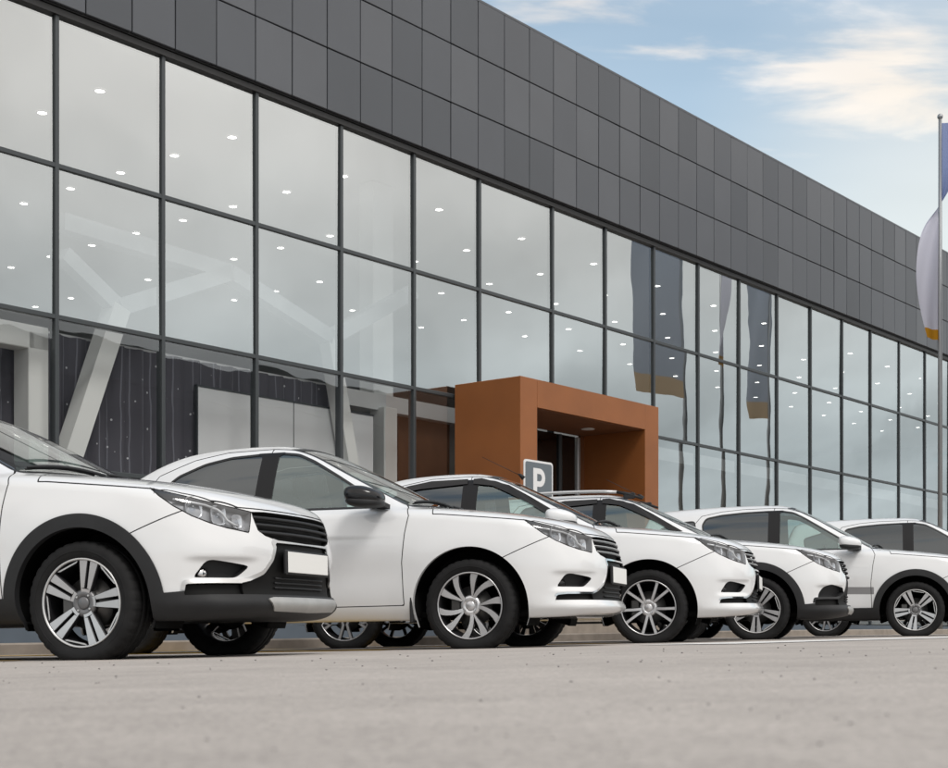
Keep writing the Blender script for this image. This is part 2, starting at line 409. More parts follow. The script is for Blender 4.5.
def surface(s, h=.0135):
    lo = np.array([-3.66, -.98, .12]); hi = np.array([.98, .98, 1.62])
    n = np.ceil((hi-lo)/h).astype(int)+1
    xs = lo[0]+h*np.arange(n[0]); ys = lo[1]+h*(np.arange(n[1])); zs = lo[2]+h*np.arange(n[2])
    ys = ys-ys.mean()
    V = np.empty(n, np.float32)
    Y, Z = np.meshgrid(ys, zs, indexing='ij'); Yf = Y.ravel(); Zf = Z.ravel()
    for i in range(0, n[0], 24):
        xx = xs[i:i+24]
        P = np.empty((len(xx)*len(Yf), 3)); P[:, 0] = np.repeat(xx, len(Yf)); P[:, 1] = np.tile(Yf, len(xx)); P[:, 2] = np.tile(Zf, len(xx))
        V[i:i+24] = F_of(s, P).reshape(len(xx), n[1], n[2])
    ins = V < 0
    c = np.zeros(np.array(n)-1, np.int8)
    for dx in (0, 1):
        for dy in (0, 1):
            for dz in (0, 1):
                c += ins[dx:n[0]-1+dx, dy:n[1]-1+dy, dz:n[2]-1+dz]
    act = (c > 0) & (c < 8)
    idx = -np.ones(act.shape, np.int64); ijk = np.argwhere(act); idx[act] = np.arange(len(ijk))
    Pv = np.stack([xs[ijk[:, 0]]+h/2, ys[ijk[:, 1]]+h/2, zs[ijk[:, 2]]+h/2], 1)
    quads = []
    for ax in range(3):
        sl0 = [slice(1, -1)]*3; sl1 = [slice(1, -1)]*3
        sl0[ax] = slice(0, -1); sl1[ax] = slice(1, None)
        A = ins[tuple(sl0)]; B = ins[tuple(sl1)]
        e = np.argwhere(A != B)
        base = e.copy()
        for k in range(3):
            if k != ax: base[:, k] += 1
        o = [k for k in range(3) if k != ax]
        def cell(da, db):
            q = base.copy(); q[:, o[0]] -= da; q[:, o[1]] -= db
            return idx[q[:, 0], q[:, 1], q[:, 2]]
        Q = np.stack([cell(0, 0), cell(1, 0), cell(1, 1), cell(0, 1)], 1)
        a = A[tuple(e.T)]
        flip = a if ax != 1 else ~a
        Q[~flip] = Q[~flip][:, ::-1]
        quads.append(Q)
    Q = np.concatenate(quads)
    def grad(P, e=1e-3):
        G = np.empty_like(P)
        for k in range(3):
            d = np.zeros(3); d[k] = e
            G[:, k] = (F_of(s, P+d)-F_of(s, P-d))/(2*e)
        return G
    # relax + project
    nb = np.zeros((len(Pv), 3)); 
    for it in range(5):
        G = grad(Pv); f = F_of(s, Pv); Pv = Pv-np.clip(f/np.maximum((G*G).sum(1), .05), -.01, .01)[:, None]*G
        if it in (0, 1, 2):
            acc = np.zeros_like(Pv); cnt = np.zeros(len(Pv))
            qc = Pv[Q].mean(1)
            for k in range(4):
                np.add.at(acc, Q[:, k], qc); np.add.at(cnt, Q[:, k], 1)
            Pv = .5*Pv+.5*acc/np.maximum(cnt, 1)[:, None]
    G = grad(Pv, 2e-3); Nn = G/np.linalg.norm(G, axis=1)[:, None]
    T = np.concatenate([Q[:, [0, 1, 2]], Q[:, [0, 2, 3]]])
    # orient outward
    fn = np.cross(Pv[T[:, 1]]-Pv[T[:, 0]], Pv[T[:, 2]]-Pv[T[:, 0]])
    bad = (fn*Nn[T].mean(1)).sum(1) < 0
    T[bad] = T[bad][:, ::-1]
    return Pv, Nn, T

def split(st, g, allow=None):
    """split triangles of st where vertex field g changes sign"""
    V, Nn, T, L = st['V'], st['N'], st['T'], st['L']
    g = np.where(np.abs(g) < 2e-4, 0.0, g)
    sg = np.sign(g)[T]
    mix = (sg.max(1) > 0) & (sg.min(1) < 0)
    if allow is not None: mix &= np.isin(L, allow)
    if not mix.any(): return
    # every triangle sharing a cut edge must be cut as well
    key = lambda a, b: np.minimum(a, b)*len(V)+np.maximum(a, b)
    Tm = T[mix]
    ed = np.concatenate([key(Tm[:, i], Tm[:, (i+1) % 3])[(np.sign(g)[Tm[:, i]]*np.sign(g)[Tm[:, (i+1) % 3]]) < 0] for i in range(3)])
    uk = np.unique(ed); a = uk//len(V); b = uk % len(V)
    t = (g[a]/(g[a]-g[b]))[:, None]
    nv = V[a]+(V[b]-V[a])*t; nn = Nn[a]+(Nn[b]-Nn[a])*t; nn /= np.linalg.norm(nn, axis=1)[:, None]
    V2 = np.concatenate([V, nv]); N2 = np.concatenate([Nn, nn])
    # per triangle: new vertex on each edge or -1
    E = np.full((len(T), 3), -1, np.int64)
    for i in range(3):
        k = key(T[:, i], T[:, (i+1) % 3]); p = np.searchsorted(uk, k); p = np.minimum(p, len(uk)-1)
        E[:, i] = np.where(uk[p] == k, len(V)+p, -1)
    n = (E >= 0).sum(1)
    out = [T[n == 0]]; ol = [L[n == 0]]
    for i in range(3):
        m = (n == 1) & (E[:, i] >= 0); q = T[m]; e = E[m, i]; A, B, Cc = q[:, i], q[:, (i+1) % 3], q[:, (i+2) % 3]
        out += [np.stack([A, e, Cc], 1), np.stack([e, B, Cc], 1)]; ol += [L[m]]*2
        m = (n == 2) & (E[:, i] < 0); q = T[m]; A, B, Cc = q[:, i], q[:, (i+1) % 3], q[:, (i+2) % 3]
        e1 = E[m, (i+1) % 3]; e2 = E[m, (i+2) % 3]      # edges B-C and C-A: C is alone
        out += [np.stack([Cc, e2, e1], 1), np.stack([A, B, e1], 1), np.stack([A, e1, e2], 1)]; ol += [L[m]]*3
    st['V'], st['N'] = V2, N2; st['T'] = np.concatenate(out); st['L'] = np.concatenate(ol)

def sdf(pts2, poly):
    poly = np.array(poly, float); lo = poly.min(0)-.06; hi = poly.max(0)+.06
    d = np.full(len(pts2), 1.0)
    m = ((pts2 >= lo) & (pts2 <= hi)).all(1); q = pts2[m]
    if not len(q): return d
    best = np.full(len(q), 9.0); inside = np.zeros(len(q), bool)
    for a, b in zip(poly, np.roll(poly, -1, 0)):
        e = b-a; w = q-a; t = np.clip((w@e)/(e@e+1e-12), 0, 1); best = np.minimum(best, np.linalg.norm(w-t[:, None]*e, axis=1))
        c = (a[1] > q[:, 1]) != (b[1] > q[:, 1])
        with np.errstate(divide='ignore', invalid='ignore'):
            xi = (b[0]-a[0])*(q[:, 1]-a[1])/(b[1]-a[1])+a[0]
        inside ^= c & (q[:, 0] < xi)
    d[m] = np.where(inside, -best, best)
    return d
def rounded(poly, r=1):
    """corners eased with a small fixed radius"""
    p = [Vector(q) for q in poly]; out = []; rad = .028*r
    for k, v in enumerate(p):
        a, b = p[k-1], p[(k+1) % len(p)]
        da, db = (a-v), (b-v); la, lb = da.length, db.length
        qa = v+da*min(rad/la, .4); qb = v+db*min(rad/lb, .4)
        for t in (0, .25, .5, .75, 1): out.append(tuple(qa*(1-t)**2+v*2*t*(1-t)+qb*t*t))
    return np.array(out)
def label(st, gf, new, allow, off=0.0):
    split(st, gf(st['V'])-off, allow)
    g = gf(st['V'])-off; g = np.where(np.abs(g) < 2e-4, 0.0, g)
    s = g[st['T']].sum(1)
    m = (s < 0)
    if allow is not None: m &= np.isin(st['L'], allow)
    st['L'][m] = new
def seam_region(st, gf, new, allow, w=.0032):
    """region with a dark shut line of half width w round it"""
    label(st, gf, 99, allow, +w)
    label(st, gf, new, [99], -w)
    st['L'][st['L'] == 99] = LI['gap']

LBL = ['body', 'gap', 'hood', 'bumper', 'front_door', 'rear_door', 'fwin', 'rwin', 'qwin', 'pillar', 'wtrim', 'shield', 'backlight', 'grille', 'intake', 'strip', 'chrome',
       'head', 'fog', 'clad', 'skid', 'arch', 'stripe', 'tail', 'cowl', 'cladfog']
LI = {n: i for i, n in enumerate(LBL)}
SURF = {}
def car_state(kind, cross=False, stripe=False, blackfront=False):
    if kind not in SURF:
        sh = make_shape(kind); SURF[kind] = (sh, surface(sh))
    sh, (V, Nn, T) = SURF[kind]
    st = dict(V=V.copy(), N=Nn.copy(), T=T.copy(), L=np.zeros(len(T), int))
    side = lambda poly, rnd=0: (lambda P, q=np.array(rounded(poly, rnd) if rnd else poly): np.where(np.abs(P[:, 1]) > .42, sdf(P[:, [0, 2]], q), 1.0))
    def front(poly, rnd=0):
        q = np.array(rounded(poly, rnd) if rnd else poly)
        full = np.concatenate([q, (q*[-1, 1])[::-1]])
        return lambda P: np.where(P[:, 0] > .35, sdf(P[:, [1, 2]], full), 1.0)
    def diag(poly, rnd=0):
        q = np.array(rounded(poly, rnd) if rnd else poly)
        return lambda P: np.where((P[:, 0] > .1), sdf(np.stack([(np.abs(P[:, 1])-P[:, 0])/1.41421, P[:, 2]], 1), q), 1.0)
    B = LI['body']; G = LI['gap']
    wb = sh.wb; dx = (wb+2.635)
    top = {'sedan': .044, 'wagon': .034, 'hatch': .078}[kind]
    ar = .402 if not cross else .385
    arch = lambda P: np.where(np.abs(P[:, 1]) > .45, np.minimum(np.hypot(P[:, 0], P[:, 2]-.29), np.hypot(P[:, 0]-wb, P[:, 2]-.29))-ar, 1.0)
    label(st, arch, LI['arch'], [B])
    # ---- glass
    zr = lambda a: a+top
    fd = [(-.465, .305), (-.472, .60), (-.448, .80), (-.424, .92), (-.452, .985), (-.515, 1.045), (-.62, 1.094), (-.80, 1.178+top*.1), (-1.05, 1.322+top*.25), (-1.25, 1.402+top*.6), (-1.40, zr(1.416)), (-1.545, zr(1.428)), (-1.545, .305)]
    fw = [(-.655, 1.002), (-.80, 1.098+top*.1), (-1.0, 1.222+top*.15), (-1.2, 1.330+top*.4), (-1.33, 1.374+top*.75), (-1.475, zr(1.381)), (-1.475, 1.008)]
    if kind == 'sedan':
        rd = [(-1.545, .305), (-1.545, zr(1.428)), (-1.9, zr(1.420)), (-2.15, zr(1.372)), (-2.42, zr(1.265)), (-2.50, 1.19), (-2.37, 1.0), (-2.30, .80), (-2.25, .66), (-2.195, .50), (-2.17, .305)]
        rw = [(-1.61, 1.010), (-1.61, zr(1.379)), (-1.85, zr(1.366)), (-2.05, zr(1.326)), (-2.25, zr(1.245)), (-2.40, 1.165), (-2.36, 1.105), (-2.15, 1.055), (-1.9, 1.022)]
        qw = None
    else:
        rd = [(-1.545, .305), (-1.545, zr(1.428)), (-1.9, zr(1.425)), (-2.15, zr(1.405)), (-2.38, zr(1.36)), (-2.47, zr(1.25)), (-2.40+dx, 1.0), (-2.30+dx, .80), (-2.25+dx, .66), (-2.195+dx, .50), (-2.17+dx, .305)]
        rw = [(-1.61, 1.012), (-1.61, zr(1.381)), (-1.9, zr(1.372)), (-2.15, zr(1.352)), (-2.32, zr(1.32)), (-2.36, zr(1.25)), (-2.31, 1.06), (-2.1, 1.03), (-1.9, 1.02)]
        qw = [(-2.43, 1.10), (-2.47, zr(1.29)), (-2.62, zr(1.28)), (-2.86, zr(1.21)), (-2.84, 1.14)]
    win = lambda P: np.minimum(np.minimum(side(fw, 1)(P), side(rw, 1)(P)), side(qw, 1)(P) if qw else 1.0)
    pil = [(-1.44, .993), (-1.44, zr(1.397)), (-1.645, zr(1.397)), (-1.645, .993)]
    split(st, win(st['V']), [B])
    label(st, win, LI['wtrim'], [B], .017)
    label(st, side(pil), LI['pillar'], [B, LI['wtrim']])
    label(st, side(fw, 1), LI['fwin'], [LI['wtrim'], LI['pillar']])
    label(st, side(rw, 1), LI['rwin'], [LI['wtrim'], LI['pillar']])
    if qw: label(st, side(qw, 1), LI['qwin'], [LI['wtrim']])
    def shield(P):
        d = body_fields(sh, P)[1]
        return np.max([d['gs']+.040, d['gr']+.030, d['ft']-0.0+.0-(P[:, 2]*0), -(d['gw']+.03), -P[:, 0]-1.6, (1.012-P[:, 2])-.02*0-.10*P[:, 1]**2], 0) if False else np.max([d['gs']+.040, d['gr']+.030, -(d['gw']+.03), -P[:, 0]-1.6, 1.028-.05*P[:, 1]**2-P[:, 2]], 0)
    label(st, shield, LI['wtrim'], [B], .012)
    label(st, shield, LI['shield'], [LI['wtrim']])
    def back(P):
        d = body_fields(sh, P)[1]
        return np.max([d['gs']+.06, d['gr']+.035, -(d['gb']+.03), P[:, 0]+2.0, 1.135-P[:, 2]], 0)
    label(st, back, LI['wtrim'], [B], .012)
    label(st, back, LI['backlight'], [LI['wtrim']])
    # ---- nose
    HD = [(.300, .866), (.20, .836), (.06, .800), (-.07, .773), (-.215, .751), (-.205, .70), (-.188, .640), (-.06, .660), (.03, .684), (.12, .719), (.205, .769), (.265, .820)]
    seam_region(st, diag(HD), LI['head'], [B], .003)
    GR = [(0, .757), (.36, .757), (.462, .752), (.458, .70), (.448, .655), (.40, .628), (.30, .608), (0, .603)]
    label(st, front(GR), LI['grille'], [B])
    if not cross:
        IN = [(0, .594), (.315, .594), (.300, .565), (.315, .49), (.37, .42), (.45, .375), (.52, .358), (.52, .318), (0, .318)]
        SP = [(-.75, .318), (.135, .318), (.120, .352), (.05, .358), (-.75, .360)]
    else:
        IN = [(0, .596), (.335, .596), (.325, .575), (.355, .50), (.42, .43), (.50, .392), (.56, .380), (.56, .318), (0, .318)]
        SP = [(-.75, .318), (.165, .318), (.155, .375), (.05, .378), (-.75, .380)]
    xin, xsp = front(IN), diag(SP)
    xall = lambda P: np.minimum(xin(P), xsp(P))
    label(st, xall, LI['chrome'], [B], .013 if not cross else .021)
    label(st, lambda P: -(P[:, 2]-.337) if False else np.where(P[:, 0] > .1, P[:, 2]-.345, 1.0), LI['body'], [LI['chrome']])
    label(st, xsp, LI['strip'], [LI['chrome'], B])
    label(st, xin, LI['intake'], [LI['chrome'], B, LI['strip']])
    FG = [(.118, .408), (.105, .425), (.055, .490), (.02, .498), (-.16, .474), (-.185, .466), (-.17, .450), (-.115, .410), (-.08, .406)]
    if blackfront:
        FG = [(.13, .375), (.115, .44), (.06, .50), (-.02, .52), (-.24, .49), (-.25, .46), (-.30, .40), (-.30, .375)]
    label(st, diag(FG, 1), LI['fog'], [B])
    # ---- bonnet, bumper, doors
    HO = [(-.44, 0), (-.42, .35), (-.36, .60), (-.28, .74), (-.225, .95), (.345, .95), (.405, .80), (.44, .768), (.52, .735), (.64, .655), (.745, .52), (.79, .40), (.83, .2), (.838, 0)]
    HOf = np.array(HO); HOf = np.concatenate([HOf, (HOf*[1, -1])[::-1]])
    hood = lambda P: np.where((P[:, 2] > .76) & (P[:, 2] < 1.12), np.max([sdf(P[:, :2], HOf), .770-P[:, 2], np.interp(P[:, 0], [-.5, -.2, .395, .43, .9], [.935, .922, .860, .74, .70])-P[:, 2]], 0), 1.0)
    seam_region(st, hood, LI['hood'], [B], .0035)
    def bump_f(P):
        l1 = (P[:, 2]-(.612+.445*(P[:, 0]-.245)))/1.09
        return np.where(np.abs(P[:, 0]-.6) < .6, np.max([l1, .18-P[:, 0], P[:, 2]-.80], 0), 1.0)
    seam_region(st, bump_f, LI['bumper'], [B], .003)
    seam_region(st, side(fd), LI['front_door'], [B])
    seam_region(st, side(rd), LI['rear_door'], [B])
    TL = [(-3.6, .80), (-3.6, 1.03), (-3.30, 1.03), (-3.12, .97), (-3.22, .84)] if kind == 'sedan' else [(-3.6, .85), (-3.6, 1.12), (-3.36, 1.12), (-3.22, 1.02), (-3.25, .88)]
    label(st, side(TL, 1), LI['tail'], [B])
    if stripe:
        label(st, side([(-.44, .475), (-.44, .555), (-2.3, .60), (-2.3, .52)]), LI['stripe'], [LI['front_door'], LI['rear_door'], B])
    if cross:
        al = [B, LI['front_door'], LI['rear_door'], LI['bumper'], LI['gap']]
        def cl(P):
            r = np.minimum(np.hypot(P[:, 0], P[:, 2]-.29), np.hypot(P[:, 0]-wb, P[:, 2]-.29))-.455
            lim = .325+.015*np.clip((P[:, 0]-.35)/.2, 0, 1)
            return np.where((np.abs(P[:, 1]) > .45) | (P[:, 0] > .3) | (P[:, 0] < -3), np.minimum(np.where(np.abs(P[:, 1]) > .45, r, 1), (P[:, 2]-lim)), P[:, 2]-lim)
        label(st, cl, LI['clad'], al)
        SK = [(0, .300), (.38, .300), (.43, .292), (.37, .248), (0, .243)]
        label(st, front(SK), LI['skid'], [LI['clad']])
    return sh, st, ar

def extract(st, lab, name, mats, parent=None, off=0.0, skirt=0.0, sel=None, mirror=None):
    """triangles of one label as an object; off moves it along the normals, skirt closes its rim inwards"""
    T = st['T']; m = np.isin(st['L'], [LI[q] for q in (lab if isinstance(lab, (list, tuple)) else [lab])])
    if sel is not None:
        c = st['V'][T].mean(1); m &= sel(c)
    T = T[m]
    if not len(T): return None
    u, inv = np.unique(T.ravel(), return_inverse=True); F = inv.reshape(-1, 3)
    V = st['V'][u]+st['N'][u]*off; Nn = st['N'][u].copy()
    if skirt:
        e = np.concatenate([F[:, [0, 1]], F[:, [1, 2]], F[:, [2, 0]]])
        k = e[:, 0]*len(u)+e[:, 1]; kr = e[:, 1]*len(u)+e[:, 0]
        be = e[~np.isin(k, kr)]
        n0 = len(V); a = V[be[:, 0]]; b = V[be[:, 1]]; na = Nn[be[:, 0]]; nb = Nn[be[:, 1]]
        c = a-na*skirt; d = b-nb*skirt
        fn = np.cross(d-b, a-b); fn /= np.maximum(np.linalg.norm(fn, axis=1), 1e-9)[:, None]; fn = -np.cross(b-a, c-a); fn /= np.maximum(np.linalg.norm(fn, axis=1), 1e-9)[:, None]
        V = np.concatenate([V, a, b, d, c]); Nn = np.concatenate([Nn, fn, fn, fn, fn])
        q = len(be); i = np.arange(q)
        F = np.concatenate([F, np.stack([n0+i+q, n0+i, n0+i+3*q], 1), np.stack([n0+i+q, n0+i+3*q, n0+i+2*q], 1)])
    me = bpy.data.meshes.new(name)
    me.vertices.add(len(V)); me.vertices.foreach_set('co', V.astype(np.float32).ravel())
    me.loops.add(F.size); me.loops.foreach_set('vertex_index', F.astype(np.int32).ravel())
    me.polygons.add(len(F)); me.polygons.foreach_set('loop_start', np.arange(0, F.size, 3, dtype=np.int32))
    me.polygons.foreach_set('use_smooth', np.ones(len(F), bool))
    me.materials.append(mats)
    me.update(calc_edges=True); me.validate()
    if len(me.vertices) == len(Nn): me.normals_split_custom_set_from_vertices(Nn.astype(float).tolist())
    o = bpy.data.objects.new(name, me); C.objects.link(o)
    if parent: o.parent = parent
    return o

# ------------------------------------------------------------------ wheels
TYR, TYC = .3175, .292
def tyre_mesh():
    b = MB(); n = 216
    prof = [(.226, -.085), (.232, -.093), (.25, -.104), (.275, -.108), (.297, -.102), (.3105, -.090), (.3155, -.078), (.317, -.05), (.3175, -.028), (.309, -.026), (.309, -.020), (.3175, -.018), (.3178, 0)]
    prof = prof+[(r, -o) for r, o in prof[::-1][1:]]
    m = len(prof); vs = []; fs = []
    for k in range(n):
        a = 2*PI*k/n
        for j, (r, o) in enumerate(prof):
            if abs(o) > .03 and r > .3090 and k % 6 in (0, 1): r -= .0038
            if .255 < r < .29 and False: r += 0
            x = r*math.cos(a); z = r*math.sin(a)
            oo = o
            if z < -TYC+.001:
                z = -TYC+.001
            dz = (z+TYC)
            if dz < .08 and abs(o) > .08: oo = o*(1+.10*(1-dz/.08))
            vs.append((x, oo, z))
    for k in range(n):
        for j in range(m-1): fs.append((k*m+j, k*m+j+1, ((k+1) % n)*m+j+1, ((k+1) % n)*m+j))
    b.add(vs, fs, 0, True)
    # raised ring on the outer wall
    b.lathe([(.262, -.1055), (.264, -.1085), (.268, -.1085), (.270, -.107)], 96)
    return b.mesh('tyre', M_tyre)
def spoke(b, th0, rs, lf, rf, face, face_m, side_m, back=.030):
    """curved spoke: rs radii, lf/rf edge angles (deg) per radius, face(r) axial position; outward is -y"""
    n = len(rs); vs = []
    for r, l, q in zip(rs, lf, rf):
        for ang, ch in ((l, 0), (q, 0)):
            a = math.radians(th0+ang); vs.append((r*math.cos(a), face(r), r*math.sin(a)))
        dl = math.degrees(.0035/r)
        for ang in (l-dl*(1 if l < q else -1), q+dl*(1 if l < q else -1)):
            a = math.radians(th0+ang); vs.append((r*math.cos(a), face(r)+.005, r*math.sin(a)))
        for ang in (l-dl*(1 if l < q else -1), q+dl*(1 if l < q else -1)):
            a = math.radians(th0+ang); vs.append((r*math.cos(a), face(r)+back, r*math.sin(a)))
    f1 = []; f2 = []
    for i in range(n-1):
        p, q = i*6, i*6+6
        f1.append((p, p+1, q+1, q))
        f2 += [(p, q, q+2, p+2), (p+1, p+3, q+3, q+1), (p+2, q+2, q+4, p+4), (p+3, p+5, q+5, q+3), (p+4, q+4, q+5, p+5)]
    f2 += [(0, 2, 3, 1), (2, 4, 5, 3)]; e = (n-1)*6; f2 += [(e, e+1, e+3, e+2), (e+2, e+3, e+5, e+4)]
    b.add(vs, f1, face_m); b.add(vs, f2, side_m)
def rim_mesh(style):
    b = MB()
    FACE, DARK, LIP, CAP = 0, 1, 2, 3
    # outer lip and barrel (outward = -y)
    b.lathe([(.2285, -.070), (.2300, -.096), (.2270, -.0985), (.2215, -.0975), (.2190, -.092)], 96, LIP)
    b.lathe([(.2190, -.092), (.214, -.075), (.209, -.03), (.205, .06), (.215, .085), (.228, .088)], 72, DARK)
    face = lambda r: -.072-.016*((r-.05)/.17)**.8 if r > .05 else -.072
    if style == 'split':
        for k in range(5):
            t = 72*k
            rs = [.078, .09, .11, .135, .165, .195, .2195]
            out = [20.5, 19.6, 18.0, 16.6, 15.4, 14.6, 14.2]; inn = [math.degrees(.0092/r) for r in rs]
            spoke(b, t, rs, [-a for a in out], [-a for a in inn], face, FACE, DARK)
            spoke(b, t, rs, inn, out, face, FACE, DARK)
            spoke(b, t, [.05, .065, .078], [-25, -22.5, -20.5], [25, 22.5, 20.5], face, FACE, DARK)
            spoke(b, t+36, [.207, .2195], [-15, -19], [15, 19], lambda r: -.082, LIP, DARK, .02)
    elif style == 'swirl':
        for k in range(5):
            t = 72*k
            rs = [.045, .065, .09, .12, .15, .18, .205, .2195]
            sw = lambda r: -20*((r-.045)/.175)**1.3
            w1 = [13, 10, 8.2, 7.2, 6.6, 6.4, 6.4, 6.5]
            spoke(b, t, rs, [sw(r)-w for r, w in zip(rs, w1)], [sw(r)+w for r, w in zip(rs, w1)], face, FACE, DARK)
            off = [12, 14, 18, 23, 28, 32, 35, 36]; w2 = [4, 4.5, 5.2, 5.6, 6.0, 6.4, 6.6, 6.7]
            spoke(b, t, rs[1:], [sw(r)+o-w for r, o, w in zip(rs, off, w2)][1:], [sw(r)+o+w for r, o, w in zip(rs, off, w2)][1:], face, FACE, DARK)
    else:
        for k in range(5):
            t = 72*k
            rs = [.05, .08, .12, .16, .195, .2195]
            for sg in (-1, 1):
                c = [9, 10.5, 12.0, 13.2, 14.0, 14.4]; hw = [math.degrees(.0105/r) for r in rs]; hw[-1] *= 1.2
                spoke(b, t, rs, [sg*a-h for a, h in zip(c, hw)], [sg*a+h for a, h in zip(c, hw)], face, FACE, DARK)
    hubm = {'split': 4, 'swirl': FACE, 'pair': FACE}[style]
    b.lathe([(.0, -.070), (.034, -.070), (.036, -.074), (.058, -.074), (.070, -.068), (.074, -.045), (.0, -.04)], 40, hubm)
    b.lathe([(.0, -.080), (.026, -.079), (.031, -.076), (.033, -.070)], 32, CAP)
    for k in range(4):
        a = PI/4+PI/2*k; c = (.048*math.cos(a), 0, .048*math.sin(a))
        b.lathe([(.0, -.0735), (.0085, -.0735), (.0095, -.0745), (.0105, -.0742)], 12, DARK, center=c)
        b.lathe([(.0, -.079), (.005, -.079), (.0056, -.072)], 6, LIP, center=c, smooth=False)
    fm = {'split': M_machined, 'swirl': M_machined2, 'pair': M_alloy}[style]
    dk = {'split': M_rimdark, 'swirl': M_rimdark, 'pair': M_rimdark}[style]
    return b.mesh('rim', [fm, dk, M_machined if style != 'split' else M_satin, M_greyalloy if style == 'split' else M_alloy, M_greyalloy])
def hub_mesh():
    b = MB()
    b.lathe([(.0, -.020), (.075, -.020), (.078, -.012), (.138, -.012), (.138, .010), (.06, .012), (.0, .012)], 48, 0)
    b.box(-.155, -.075, -.035, .035, -.07, .075, 1, .012)      # caliper
    b.lathe([(.0, .02), (.04, .02), (.04, .16), (.0, .16)], 16, 1)
    return b.mesh('wheel', [M_disc, M_disc])
TYRE = tyre_mesh(); RIMS = {k: rim_mesh(k) for k in ('split', 'swirl', 'pair')}; HUB = hub_mesh()
def put(name, me, parent, loc=(0, 0, 0), rot=(0, 0, 0)):
    o = bpy.data.objects.new(name, me); C.objects.link(o); o.parent = parent; o.location = loc; o.rotation_euler = rot; return o
def add_wheel(parent, x, sgn, style, spin):
    """sgn -1: near side (outward -y), +1: far side"""
    w = put('wheel', HUB, parent, (x, sgn*.762, TYC), (0, 0, 0 if sgn < 0 else PI))
    put('tyre', TYRE, w)
    put('rim', RIMS[style], w, (0, 0, 0), (0, spin, 0))

